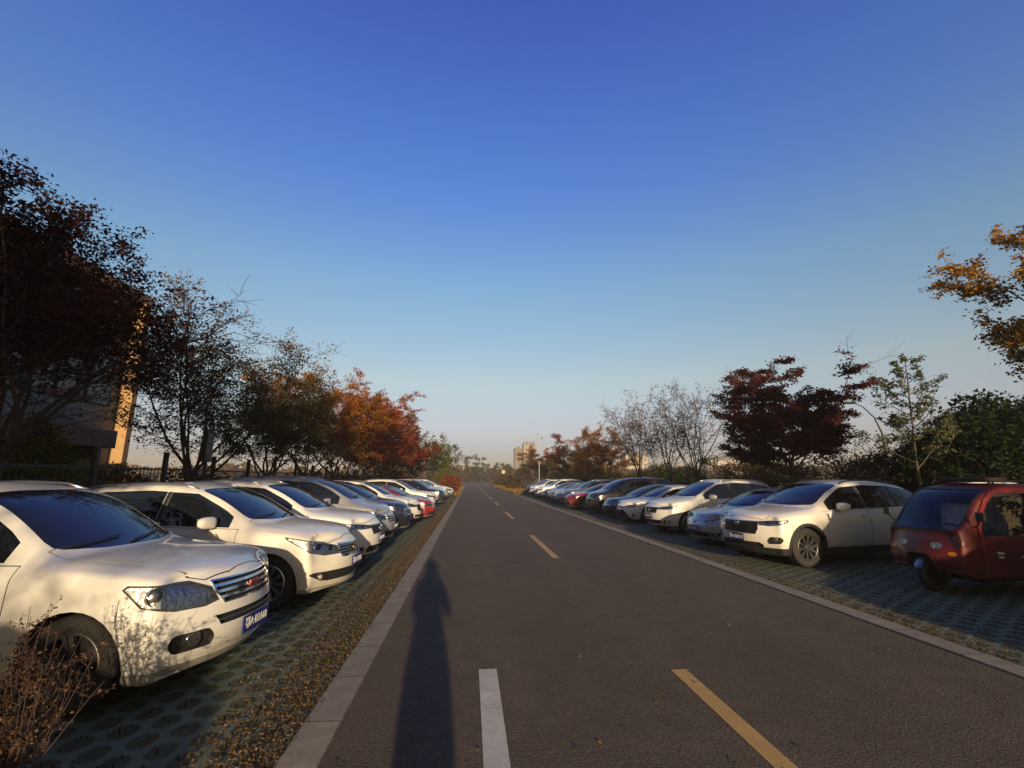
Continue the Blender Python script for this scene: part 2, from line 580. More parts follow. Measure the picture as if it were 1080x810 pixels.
    f = sh.carve(rounded(ws, .06, 2), AY, AZ, lambda c, nn: nn.x > .2 and -c.x > cw - .35 and -c.x < rf + .25 and c.z > zc - .05)
    wsc = sh.take(f, 'windscreen', M['glass'], car, push=-.004)
    sh.flush()
    rt, rb = P['tailglass']      # station numbers of the top and base of the rear window
    zt2, zb2 = zt_(st[rt][0]), zt_(st[rb][0])
    y1, y2 = ye_(st[rt][0]) - .06, ye_(st[rb][0]) - .06
    rw = [(-y2, zb2 + .05), (y2, zb2 + .05), (y1, zt2 - .06), (-y1, zt2 - .06)]
    f = sh.carve(rounded(rw, .06, 2), AY, AZ, lambda c, nn: nn.x < -.12 and -c.x > st[rt][0] - .2 and c.z > zb2)
    sh.take(f, 'rear_window', M['glass'], car, push=-.004); sh.flush()
    # --- lamps
    def lamp(poly, nm, kids, outer, dark=.0):
        for s in (1, -1):
            U = Vector((-Q, s * Q, 0)) if nm == 'headlight' else Vector((Q, s * Q, 0))
            pl = [(p[0] + (0 if nm == 'headlight' else -L * Q), p[1]) for p in poly]
            t = (lambda c, nn, s=s: c.y * s > 0 and nn.dot(Vector((1, s, 0))) > -.15 and -c.x < 1.25) if nm == 'headlight' else \
                (lambda c, nn, s=s: c.y * s > 0 and nn.dot(Vector((-1, s, 0))) > -.1 and -c.x > L - 1.0)
            f = sh.carve(pl, U, AZ, t)
            if not f: continue
            if nm == 'headlight':
                f2 = sh.carve(shrink(pl, .012), U, AZ, None, f)
                edge = sh.out
                h = sh.take(f2, 'headlight', M['lens'], car, push=.002, keep=True, skirt=False)
                rfl = sh.take(f2, 'reflector', M['reflector'] if not P.get('dark_lamp') else M['lamp_dark'], h, push=-P.get('lamp_deep', .055))
                sh.take(edge, 'lamp_bezel', M['lamp_dark'], h, push=.002)
                if True:
                    # projector bowls set into the reflector
                    for (u, z, rr) in P.get('bowls', ()):
                        near = min(f2, key=lambda q: (q.calc_center_median().dot(U) - u) ** 2 + (q.calc_center_median().z - z) ** 2)
                        c = near.calc_center_median(); c.z = z
                        nn = Vector((.9, s * .42, 0)).normalized()
                        b2 = bmesh.new()
                        add_lathe(b2, [(rr * 1.15, -.02), (rr * 1.2, .012), (rr, .016), (rr * .92, .0), (rr * .8, .012), (rr * .45, .026), (.001, .03)], 20, 'X')
                        mrot = nn.to_track_quat('X', 'Z').to_matrix().to_4x4()
                        bmesh.ops.transform(b2, matrix=Matrix.Translation(c - nn * .045) @ mrot, verts=b2.verts[:])
                        for q in b2.faces: q.material_index = 1 if (q.calc_center_median() - (c - nn * .045)).length < rr * .9 else 0
                        from_bm('projector_lens', b2, [M['chrome'], M['satin'] if P.get('clear_bowls') else M['glass']], h, True)
            else:
                sh.take(f, nm, M['tail'], car, push=.004)
            sh.flush()
    lamp(P['head'], 'headlight', None, True)
    lamp(P['tail'], 'tail_light', None, False)
    # --- grille, intakes, fog lamps, all cut in front view
    fr_t = lambda c, nn: nn.x > .03 and -c.x < .75
    for g in P['grilles']:
        pl = g['poly']
        f = sh.carve(pl, AY, AZ, fr_t)
        if g.get('frame'):
            f2 = sh.carve(shrink(pl, g['frame']), AY, AZ, None, f)
            edge = sh.out
            fm = sh.take(edge, 'grille_frame', M[g.get('fmat', 'chrome')], car, push=.008)
            f = f2
        f = list(f)
        bars = []
        zmin = min(p[1] for p in pl); zmax = max(p[1] for p in pl)
        nb = g.get('bars', 0)
        ymax = max(p[0] for p in pl) + .1
        for k in range(nb):
            zc_ = zmin + (zmax - zmin) * (k + 1) / (nb + 1); t = g.get('bt', .012)
            b_ = sh.carve([(-ymax, zc_ - t), (ymax, zc_ - t), (ymax, zc_ + t), (-ymax, zc_ + t)], AY, AZ, None, f)
            bars.append(b_)
            f = sh.out
        f = f + [q for b_ in bars for q in b_]
        sh_name = g.get('name', 'grille')
        gp = sh.take([q for q in f if q.is_valid], sh_name, M['trim'], car, push=-g.get('deep', .04), keep=True)
        for b_ in bars:
            sh.take([q for q in b_ if q.is_valid], 'grille_bar', M[g.get('bmat', 'chrome')], gp or car, push=.003, keep=True)
            # back side so the bar is not paper thin
        sh.gone += [q for q in f if q.is_valid]
        sh.flush()
    for s in (1, -1):
        for fg in P.get('fogs', ()):
            U = Vector((-Q, s * Q, 0))
            f = sh.carve(fg['poly'], U, AZ, lambda c, nn, s=s: c.y * s > 0 and nn.dot(Vector((1, s, 0))) > .2 and -c.x < 1.0)
            if not f: continue
            cs = [q.calc_center_median() for q in f]
            o = sh.take(f, 'fog_lamp_housing', M['trim'], car, push=-.035)
            u0, z0, rr = fg['lamp']
            c = min(cs, key=lambda c: (c.dot(U) - u0) ** 2 + (c.z - z0) ** 2).copy()
            nn = self_n = sh.normal_at(c)
            b2 = bmesh.new()
            add_lathe(b2, [(rr * 1.0, -.01), (rr * 1.22, .0), (rr * 1.15, .014), (rr * .95, .008), (rr * .6, .016), (.001, .02)], 20, 'X')
            nn = Vector((nn.x, nn.y, 0)).normalized()
            bmesh.ops.transform(b2, matrix=Matrix.Translation(c - nn * .03) @ nn.to_track_quat('X', 'Z').to_matrix().to_4x4(), verts=b2.verts[:])
            for q in b2.faces: q.material_index = 1 if (q.calc_center_median() - (c - nn * .03)).length < rr * .9 else 0
            from_bm('fog_lamp', b2, [M['chrome'], M['lamp_dark'] if not fg.get('bright') else M['reflector']], o, True)
            sh.flush()
    # --- lower lip / bumper cladding
    if P.get('lip'):
        zl = P['lip']
        f = sh.carve([(-1.2, 0.0), (1.2, 0.0), (1.2, zl), (-1.2, zl)], AY, AZ, lambda c, nn: nn.x > .03 and -c.x < .6)
        sh.take(f, 'bumper_lip', M[P.get('lipmat', 'trim')], car, push=.006); sh.flush()
    # --- bonnet and door seams
    def seam(poly, U, V, t, wd=.007):
        f = sh.carve(poly, U, V, t)
        f2 = sh.carve(shrink(poly, wd), U, V, None, f)
        for q in sh.out: q.material_index = 1
        return f2
    if hi:
        bo = P['bonnet']      # (d front, half width front, d rear, half width rear)
        bon = seam([(-bo[0] - .20, -bo[1]), (-bo[0] - .07, -bo[1] * .78), (-bo[0], -bo[1] * .4), (-bo[0], bo[1] * .4), (-bo[0] - .07, bo[1] * .78), (-bo[0] - .20, bo[1]), (-bo[2], bo[3]), (-bo[2], -bo[3])], AX, AY, lambda c, nn: nn.z > .12 and c.z > st[0][4] - .02 and -c.x < cw + .1)
        sh.take(bon, 'bonnet', color, car, push=.0012); sh.flush()
        for (a, b) in P['doors']:
            zlo = P.get('sill') or .34
            a0 = max(a, d0 - .1)
            pts = [(a, zlo + .015), (b, zlo + .015), (b, bot(b) - .014), (a, bot(a) - .014)]
            if b > ar - ra - clad - .02:
                k = ar - ra - clad - .02
                pts = [(a, zlo + .015), (k, zlo + .015), (k + .02, r + .15), (b, r + .42), (b, bot(b) - .014), (a, bot(a) - .014)]
            dr = seam(PX(pts), AX, AZ, lambda c, nn: abs(nn.y) > .3)
            for s in (1, -1):
                dd = sh.take(dr, 'door', color, car, push=.0012, side=s)
                if dd is None: continue
                hx, hz = -(b - .16), bot(b) - .13
                hit = sh.bvh.ray_cast(Vector((hx, s * 2, hz)), Vector((0, -s, 0)))
                if hit[0] is not None:
                    b2 = bmesh.new(); add_box(b2, hit[0] + Vector((0, s * .018, 0)), (.19, .022, .028), None, .009)
                    add_box(b2, hit[0] + Vector((.08, s * .006, 0)), (.022, .022, .022)); add_box(b2, hit[0] + Vector((-.08, s * .006, 0)), (.022, .022, .022))
                    from_bm('door_handle', b2, M['chrome'] if P.get('chrome_handle') else color, dd, True)
            sh.flush()
        for (p, q) in P.get('seams', ()):
            p, q = Vector(p), Vector(q); t = (q - p).normalized(); k = Vector((-t.y, t.x)) * .003
            for x in sh.carve(PX([tuple(p + k), tuple(q + k), tuple(q - k), tuple(p - k)]), AX, AZ, lambda c, nn: abs(nn.y) > .15 and -c.x < 1.4):
                x.material_index = 1
    for f in sh.bm.faces:
        if f.normal.z < -.75 and f.calc_center_median().z < .5: f.material_index = 2
    # hits for the add-ons before the shell is freed
    def hit(o, d):
        h = sh.bvh.ray_cast(Vector(o), Vector(d)); return h[0]
    mir_d = P.get('mirror', d0 + .12)
    # mirrors
    for s in (1, -1):
        zm = bot(mir_d) + .045
        h = hit((-mir_d, s * 2, zm - .03), (0, -s, 0)) or Vector((-mir_d, s * .8, zm))
        b2 = bmesh.new()
        g = bmesh.ops.create_cube(b2, size=1.0)
        bmesh.ops.subdivide_edges(b2, edges=b2.edges[:], cuts=3, use_grid_fill=True)
        for v in b2.verts:
            c = v.co * 2
            nrm = (abs(c.x) ** 3.2 + abs(c.y) ** 3.2 + abs(c.z) ** 3.2) ** (1 / 3.2)
            c = c / nrm
            x = c.x * (.075 if c.x > 0 else .055) * (1 - .22 * c.y * s)
            v.co = Vector((x - .03 * (c.y * s + 1) * .5, c.y * .125, c.z * .078 * (1 - .12 * c.y * s)))
        bmesh.ops.translate(b2, vec=h + Vector((.02, s * .155, .05)), verts=b2.verts[:])
        for q in b2.faces:
            q.material_index = 0
        mo = from_bm('mirror', b2, [color, M['trim']], car, True)
        b3 = bmesh.new()
        add_tube(b3, [h + Vector((0, -s * .02, -.03)), h + Vector((.005, s * .05, -.015)), h + Vector((.01, s * .13, .005))], [.03, .026, .022], 8)
        from_bm('mirror_arm', b3, M['trim'], mo, True)
        b4 = bmesh.new(); add_box(b4, h + Vector((-.048, s * .15, .05)), (.006, .19, .115), Matrix.Rotation(s * .12, 3, 'Z'), .003)
        from_bm('mirror_glass', b4, M['chrome'], mo)
    # roof rails
    if P.get('rails'):
        a, b, mt = P['rails']
        for s in (1, -1):
            pts = []
            for k, d in enumerate(np.linspace(a, b, 9)):
                y = (ye_(d) - .07) * s
                h = hit((-d, y, 3), (0, 0, -1))
                pts.append(h + Vector((0, 0, .035 if 0 < k < 8 else .0)))
            b2 = bmesh.new(); add_tube(b2, pts, .016, 8)
            from_bm('roof_rail', b2, M[mt], car, True)
    # wipers
    for (y0, y1) in ((-.05, .52), (-.62, -.10)) if hi else ():
        pts = []
        for k in range(5):
            t = k / 4; y = y0 + (y1 - y0) * t
            z = zc + .04 + .05 * t
            h = hit((1, y, z), (-1, 0, 0))
            if h is not None: pts.append(h + Vector((.014, 0, .008)))
        if len(pts) > 2:
            b2 = bmesh.new(); add_tube(b2, pts, .008, 6); from_bm('wiper', b2, M['trim'], car)
    # plates and badge
    for sx, zz, nm in ((1, P['plate_z'], 'number_plate'), (-1, P.get('rplate_z', .78), 'number_plate')):
        h = hit((3 * sx if sx > 0 else -L - 3, 0, zz), (-sx, 0, 0))
        if h is None: continue
        b2 = bmesh.new(); add_box(b2, (h.x + sx * .02, 0, zz), (.012, .44, .14), None, .004)
        add_box(b2, (h.x + sx * .0, 0, zz), (.035, .12, .06))
        pl = from_bm(nm, b2, M[pcol], car)
        if sx > 0 and plate:
            text_mesh('plate_lettering', plate, .1, M['white_ink'], pl, (h.x + .0275, 0, zz), (R(90), 0, R(90))).scale = (.82, 1, 1)
    if badge:
        by, bz, kind = badge
        h = hit((3, 0, bz), (-1, 0, 0))
        if h is not None:
            b2 = bmesh.new()
            if kind == 'red':
                add_box(b2, (h.x + .012, 0, bz), (.018, .15, .055), None, .012)
                bo = from_bm('badge', b2, M['red_badge'], car)
                text_mesh('badge_lettering', 'HAVAL', .042, M['chrome'], bo, (h.x + .0225, 0, bz), (R(90), 0, R(90)))
            else:
                add_lathe(b2, [(.001, -.005), (.062, -.005), (.06, .01), (.045, .014), (.042, .009), (.001, .009)], 24, 'X')
                bmesh.ops.transform(b2, matrix=Matrix.Translation((h.x + .012, 0, bz)) @ Matrix.Diagonal((1, 1, .72, 1)), verts=b2.verts[:])
                from_bm('badge', b2, M[kind], car, True)
    sh.finish('body', [color, M['seam'], M['trim']], car)
    # liners, wheels
    key = (P['wr'], P['rim'], hi)
    if key not in CAGES: CAGES[key] = wheel_parts(r, P.get('tw', .225), P['rim'], hi)
    tyre, rim = CAGES[key]
    yo = W - P.get('winset', .035)
    for ax in (af, ar):
        for s in (1, -1):
            b2 = bmesh.new()
            cy = r + P.get('arch_up', .02); nseg = 18
            prev = None
            rings = []
            for k in range(nseg + 1):
                a = math.pi * (-.12 + 1.24 * k / nseg)
                x, z = -ax + (ra + .008) * math.cos(a), cy + (ra + .008) * math.sin(a)
                rings.append((b2.verts.new((x, s * (W - .05), z)), b2.verts.new((x, s * (W - .42), z))))
            for A, B in zip(rings[:-1], rings[1:]): b2.faces.new((A[0], B[0], B[1], A[1]))
            b2.faces.new([q[1] for q in rings])
            from_bm('wheel_arch_liner', b2, M['seam'], car)
            wo = mesh_obj('wheel', tyre, None, car)
            wo.location = (-ax, s * (yo - .11), r)
            wo.rotation_euler = (0, random.uniform(0, 6), 0 if s > 0 else math.pi)
            if ax == af and P.get('steer'): wo.rotation_euler[2] += P['steer']
            ro_ = mesh_obj('rim', rim, None, wo)
            if P.get('rim_mat'):
                ro_.material_slots[0].link = 'OBJECT'; ro_.material_slots[0].material = M[P['rim_mat']]
    return car

# ---- designs: stations (d, half width, z bottom, z shoulder, z belt, y edge, z edge, z top, centre bulge)
SUV_A = dict(W=.915, wr=.345, axle=.92, wb=2.68, cowl=3, roof=5, tailglass=(8, 10), rim='five', gap=.035, arch_up=.0,
    st=[(.00, .80, .205, .74, .83, .66, .885, .905, 0), (.34, .90, .175, .82, .915, .70, .955, .985, .03), (.80, .915, .21, .89, .975, .72, 1.01, 1.045, .03),
        (1.28, .918, .21, .93, 1.0, .715, 1.055, 1.085, .14), (1.70, .915, .21, .945, 1.01, .665, 1.36, 1.405, .10), (2.10, .915, .21, .95, 1.02, .615, 1.575, 1.63, .07),
        (2.75, .915, .22, .955, 1.03, .605, 1.615, 1.675, 0), (3.45, .915, .23, .97, 1.05, .595, 1.60, 1.655, 0), (4.02, .905, .25, .98, 1.07, .57, 1.535, 1.585, -.04),
        (4.32, .89, .27, .98, 1.08, .61, 1.31, 1.345, -.05), (4.48, .87, .29, .97, 1.05, .66, 1.09, 1.11, -.04), (4.64, .80, .30, .88, .97, .62, 1.0, 1.02, 0)],
    front=(.13, .0, .015, .05, .085, .13), rear=(.06, 0, .0, .03, .05, .08), planf=.30,
    dlo=(1.56, 2.52, 3.42, 4.12), head=[(.39, .69), (.45, .80), (.62, .868), (1.02, .893), (1.05, .865), (.94, .735), (.72, .675), (.5, .665)],
    bowls=((.84, .80, .058),),
    tail=[(.45, .80), (.95, .84), (1.1, .92), (1.05, .99), (.45, .97)],
    grilles=[dict(poly=[(-.37, .655), (.37, .655), (.43, .75), (.44, .845), (-.44, .845), (-.43, .75)], frame=.012, bars=3, bt=.011), dict(poly=[(-.40, .495), (.40, .495), (.45, .575), (-.45, .575)], bars=1, bt=.007, bmat='satin', name='lower_grille')],
    fogs=[dict(poly=rounded([(.42, .36), (.70, .36), (.75, .43), (.72, .50), (.45, .50), (.40, .43)], .03, 2), lamp=(.55, .43, .048))],
    lip=.275, lipmat='satin_paint', bonnet=(.175, .60, 1.36, .70), doors=((1.42, 2.52), (2.52, 3.62)), seams=(((.60, .80), (.60, .60)),),
    rails=(2.2, 3.95, 'satin'), plate_z=.43, clad=0, mirror=1.80, clear_bowls=True, lamp_deep=.03, rim_mat='rim_graphite')
M['satin_paint'] = paint('lip_grey', (.35, .34, .32))

def variant(base, **k):
    d = dict(base); d.update(k); return d

def restation(base, f):
    """copy of a design with its stations mapped by f(list) -> list"""
    d = dict(base); d['st'] = [tuple(f(*s)) for s in base['st']]; return d
# crossover with large swept lamps and a chrome mesh grille
SUV_B = variant(SUV_A, clear_bowls=False, lamp_deep=.03, rim_mat=None, W=.90, wr=.345, axle=.90, wb=2.62, rim='ten',
    st=[(.00, .79, .22, .70, .80, .64, .845, .865, 0), (.34, .885, .20, .80, .90, .69, .945, .985, .03), (.80, .90, .21, .89, .965, .71, 1.01, 1.06, .03),
        (1.22, .902, .21, .925, .99, .70, 1.06, 1.10, .14), (1.66, .90, .21, .935, 1.0, .65, 1.345, 1.39, .10), (2.08, .90, .21, .945, 1.01, .60, 1.545, 1.60, .07),
        (2.75, .90, .22, .955, 1.03, .59, 1.59, 1.645, 0), (3.4, .90, .23, .97, 1.05, .58, 1.57, 1.62, 0), (3.95, .89, .25, .98, 1.08, .555, 1.50, 1.545, -.04),
        (4.25, .875, .27, .98, 1.09, .60, 1.29, 1.32, -.05), (4.40, .855, .29, .97, 1.05, .65, 1.09, 1.11, -.04), (4.54, .79, .30, .88, .97, .61, 1.0, 1.02, 0)],
    front=(.10, .0, .0, .05, .085, .15), planf=.36,
    dlo=(1.50, 2.48, 3.36, 4.05),
    head=[(.36, .655), (.40, .76), (.60, .815), (1.12, .925), (1.10, .885), (.86, .715), (.62, .655)],
    bowls=((.70, .755, .06), (.50, .725, .045)),
    grilles=[dict(poly=[(-.36, .60), (.36, .60), (.40, .69), (.38, .785), (-.38, .785), (-.40, .69)], frame=.022, bars=4, bt=.006, bmat='satin'),
             dict(poly=[(-.56, .325), (.56, .325), (.66, .41), (.60, .455), (-.60, .455), (-.66, .41)], bars=1, bt=.006, bmat='trim', name='lower_grille', deep=.03)],
    fogs=[dict(poly=[(.50, .33), (.66, .34), (.86, .44), (.80, .46), (.52, .45)], lamp=(.64, .40, .035), bright=True)],
    lip=.26, bonnet=(.20, .60, 1.30, .69), doors=((1.36, 2.48), (2.48, 3.5)), seams=(((.58, .68), (.60, .60)),),
    rails=(2.15, 3.85, 'satin'), plate_z=.52, mirror=1.72)
# soft crossover, slim lamps
SUV_C = variant(SUV_A, clear_bowls=False, lamp_deep=.03, rim_mat=None, W=.91, wr=.345, axle=.93, wb=2.70, rim='five', clad=.0,
    st=[(.00, .80, .22, .72, .82, .66, .87, .89, 0), (.34, .90, .20, .82, .92, .71, .965, 1.0, .03), (.80, .912, .21, .90, .98, .73, 1.02, 1.065, .03),
        (1.25, .912, .21, .93, 1.0, .72, 1.07, 1.105, .14), (1.70, .91, .21, .94, 1.01, .665, 1.36, 1.405, .11), (2.14, .91, .21, .95, 1.02, .615, 1.57, 1.625, .07),
        (2.80, .91, .22, .955, 1.03, .60, 1.625, 1.68, 0), (3.45, .91, .23, .97, 1.05, .59, 1.60, 1.655, 0), (4.02, .90, .25, .98, 1.08, .565, 1.52, 1.57, -.04),
        (4.34, .885, .27, .98, 1.09, .61, 1.30, 1.335, -.05), (4.50, .865, .29, .97, 1.05, .66, 1.09, 1.11, -.04), (4.65, .80, .30, .88, .97, .62, 1.0, 1.02, 0)],
    front=(.12, .0, .01, .04, .08, .14), planf=.33,
    head=[(.34, .735), (.34, .80), (.62, .83), (1.02, .885), (1.0, .85), (.84, .76), (.60, .73)], bowls=((.72, .785, .035), (.52, .77, .03)),
    grilles=[dict(poly=[(-.33, .62), (.33, .62), (.36, .72), (.36, .80), (-.36, .80), (-.36, .72)], frame=.018, bars=3, bt=.006, bmat='trim', fmat='satin'),
             dict(poly=[(-.45, .30), (.45, .30), (.50, .36), (.45, .42), (-.45, .42), (-.50, .36)], bars=0, name='lower_grille')],
    fogs=[dict(poly=[(.52, .33), (.74, .35), (.80, .41), (.58, .42)], lamp=(.66, .375, .035), bright=True)],
    dlo=(1.54, 2.55, 3.44, 4.15), lip=.25, lipmat='trim', bonnet=(.185, .62, 1.33, .71), doors=((1.40, 2.55), (2.55, 3.6)), seams=(((.6, .74), (.61, .60)),),
    rails=(2.25, 3.95, 'satin'), plate_z=.53, mirror=1.75)
# tall family van with a short bonnet
VAN = variant(SUV_A, rim_mat=None, clear_bowls=False, W=.905, wr=.335, axle=.88, wb=2.78, rim='five', gap=.035, arch_up=.0,
    st=[(.00, .78, .20, .68, .80, .64, .86, .885, 0), (.30, .885, .18, .80, .93, .69, .975, 1.01, .03), (.68, .905, .18, .91, 1.01, .71, 1.065, 1.105, .03),
        (.98, .905, .18, .95, 1.03, .70, 1.13, 1.17, .14), (1.50, .905, .18, .965, 1.04, .66, 1.47, 1.515, .12), (1.95, .905, .18, .97, 1.045, .63, 1.66, 1.715, .07),
        (2.75, .905, .18, .975, 1.05, .62, 1.71, 1.765, 0), (3.6, .905, .19, .98, 1.06, .61, 1.69, 1.745, 0), (4.25, .895, .21, .98, 1.08, .60, 1.63, 1.68, -.04),
        (4.48, .885, .23, .98, 1.08, .63, 1.38, 1.42, -.05), (4.60, .865, .25, .97, 1.05, .67, 1.09, 1.11, -.04), (4.71, .80, .28, .88, .97, .63, 1.0, 1.02, 0)],
    front=(.10, .0, .01, .05, .09, .15), planf=.32, head=[(.40, .68), (.42, .76), (.64, .83), (1.02, .93), (1.0, .87), (.82, .72), (.62, .67)], bowls=((.70, .76, .05), (.52, .73, .04)),
    grilles=[dict(poly=[(-.38, .60), (.38, .60), (.41, .69), (.40, .78), (-.40, .78), (-.41, .69)], frame=.02, bars=2, bt=.012), dict(poly=[(-.48, .30), (.48, .30), (.52, .42), (-.52, .42)], bars=1, bt=.008, bmat='trim', name='lower_grille')],
    fogs=[dict(poly=[(.54, .32), (.74, .34), (.78, .42), (.58, .43)], lamp=(.66, .375, .035))],
    dlo=(1.26, 2.30, 3.45, 4.3), panes=((1.26, 2.265), (2.335, 3.42), (3.49, 4.3)), lip=.24, lipmat='trim', bonnet=(.19, .6, 1.04, .69), doors=((1.15, 2.30), (2.30, 3.36)), seams=(),
    rails=(2.1, 4.1, 'satin'), plate_z=.50, mirror=1.50, tailglass=(8, 10), roof=5)
# upright bold crossover with black cladding (large barred grille)
SUV_D = variant(SUV_A, clear_bowls=False, lamp_deep=.03, rim_mat='rim_graphite', W=.925, wr=.37, axle=.92, wb=2.71, rim='ten', clad=.055, sill=.36, gap=.035,
    st=[(.00, .82, .24, .72, .84, .68, .905, .925, 0), (.32, .91, .22, .83, .93, .73, .985, 1.02, .03), (.80, .925, .22, .91, .985, .75, 1.04, 1.085, .03),
        (1.28, .925, .22, .945, 1.01, .73, 1.085, 1.125, .14), (1.72, .925, .22, .955, 1.02, .675, 1.37, 1.415, .11), (2.14, .925, .22, .96, 1.03, .625, 1.575, 1.63, .07),
        (2.80, .925, .22, .965, 1.04, .61, 1.62, 1.675, 0), (3.45, .925, .23, .975, 1.06, .60, 1.595, 1.65, 0), (4.05, .915, .25, .985, 1.10, .575, 1.52, 1.57, -.04),
        (4.36, .90, .27, .99, 1.11, .62, 1.32, 1.355, -.05), (4.50, .88, .29, .98, 1.07, .67, 1.11, 1.13, -.04), (4.66, .82, .30, .89, .99, .63, 1.02, 1.04, 0)],
    front=(.12, .0, .0, .02, .05, .12), planf=.30,
    head=[(.46, .775), (.46, .855), (.70, .872), (1.0, .90), (.97, .845), (.82, .79), (.64, .765)], bowls=((.60, .815, .034), (.78, .83, .034)),
    grilles=[dict(poly=[(-.44, .60), (.44, .60), (.48, .70), (.47, .845), (-.47, .845), (-.48, .70)], frame=.016, bars=4, bt=.016, bmat='rim_dark', fmat='satin'),
             dict(poly=[(-.52, .34), (.52, .34), (.56, .40), (.50, .45), (-.50, .45), (-.56, .40)], bars=0, name='lower_grille')],
    fogs=[dict(poly=rounded([(.60, .43), (.82, .45), (.88, .52), (.84, .57), (.64, .57), (.58, .50)], .03, 2), lamp=(.73, .51, .042))],
    dlo=(1.58, 2.55, 3.46, 4.22), lip=.36, lipmat='trim', bonnet=(.165, .62, 1.36, .72), doors=((1.42, 2.55), (2.55, 3.62)), seams=(((.57, .80), (.58, .62)),),
    rails=(2.25, 4.0, 'trim'), plate_z=.52, mirror=1.80, chrome_handle=True)
SEDAN_A = variant(SUV_A, rim_mat=None, clear_bowls=False, W=.875, wr=.32, axle=.92, wb=2.70, rim='five', gap=.035, arch_up=.0, rails=None,
    st=[(.00, .76, .18, .58, .665, .62, .705, .72, 0), (.34, .86, .155, .68, .76, .67, .80, .83, .03), (.80, .875, .155, .76, .825, .69, .865, .905, .03),
        (1.28, .877, .155, .80, .855, .685, .92, .955, .16), (1.80, .875, .155, .815, .875, .62, 1.18, 1.225, .14), (2.30, .875, .155, .82, .885, .555, 1.35, 1.405, .08),
        (2.80, .875, .16, .825, .895, .54, 1.40, 1.455, 0), (3.35, .87, .17, .84, .91, .535, 1.36, 1.41, -.04), (3.72, .865, .18, .85, .925, .57, 1.215, 1.255, -.08),
        (4.05, .85, .20, .86, .935, .63, 1.01, 1.035, -.08), (4.42, .82, .24, .83, .92, .62, .965, .985, -.03), (4.60, .75, .27, .76, .86, .58, .90, .92, 0)],
    front=(.11, .0, .01, .06, .11, .18), planf=.36, planr=.16, tailglass=(7, 9),
    head=[(.36, .565), (.36, .625), (.62, .675), (1.06, .745), (1.02, .69), (.84, .60), (.62, .56)], bowls=((.74, .645, .038), (.55, .61, .034)),
    tail=[(.40, .70), (.95, .72), (1.1, .82), (1.05, .86), (.40, .86)],
    grilles=[dict(poly=[(-.36, .525), (.36, .525), (.36, .62), (-.36, .62)], frame=.008, bars=2, bt=.008), dict(poly=[(-.42, .235), (.42, .235), (.50, .345), (-.50, .345)], bars=1, bt=.006, bmat='trim', name='lower_grille')],
    fogs=[dict(poly=[(.48, .25), (.68, .265), (.76, .335), (.52, .34)], lamp=(.62, .295, .03))],
    dlo=(1.58, 2.52, 3.36, 3.80), lip=.19, lipmat='satin_paint', bonnet=(.24, .58, 1.34, .68), doors=((1.40, 2.52), (2.52, 3.5)), seams=(((.58, .60), (.6, .50)),), plate_z=.42, rplate_z=.6, mirror=1.76, gb=.04, gt=.06)
SEDAN_B = variant(SEDAN_A,
    front=(.07, .0, .03, .06, .09, .16), planf=.40,
    head=[(.34, .60), (.34, .64), (.62, .69), (1.10, .765), (1.06, .72), (.84, .62), (.62, .585)], bowls=((.70, .64, .034), (.55, .62, .03)),
    grilles=[dict(poly=[(-.32, .565), (.32, .565), (.33, .625), (-.33, .625)], frame=.008, bars=1, bt=.006, fmat='trim'),
             dict(poly=[(-.56, .20), (.56, .20), (.46, .38), (.30, .50), (-.30, .50), (-.46, .38)], bars=4, bt=.005, bmat='trim', frame=.012, fmat='satin', name='lower_grille')],
    fogs=[dict(poly=[(.66, .25), (.80, .26), (.78, .38), (.72, .39)], lamp=(.73, .30, .026))], chrome_handle=True)
SMALL_SUV = variant(SUV_B, W=.89, wr=.34, clad=.045, sill=.33, gap=.035, rails=(2.1, 3.8, 'trim'),
    head=[(.38, .69), (.38, .755), (.62, .80), (1.02, .87), (.98, .82), (.82, .71), (.60, .68)], bowls=((.68, .755, .042),),
    grilles=[dict(poly=[(-.36, .54), (.36, .54), (.40, .66), (.37, .77), (-.37, .77), (-.40, .66)], frame=.014, bars=3, bt=.008, bmat='trim', fmat='satin'), dict(poly=[(-.5, .33), (.5, .33), (.52, .42), (-.52, .42)], bars=0, name='lower_grille')],
    fogs=[dict(poly=[(.56, .36), (.76, .38), (.80, .48), (.60, .48)], lamp=(.68, .43, .036))], lip=.30, lipmat='trim', rim='five')
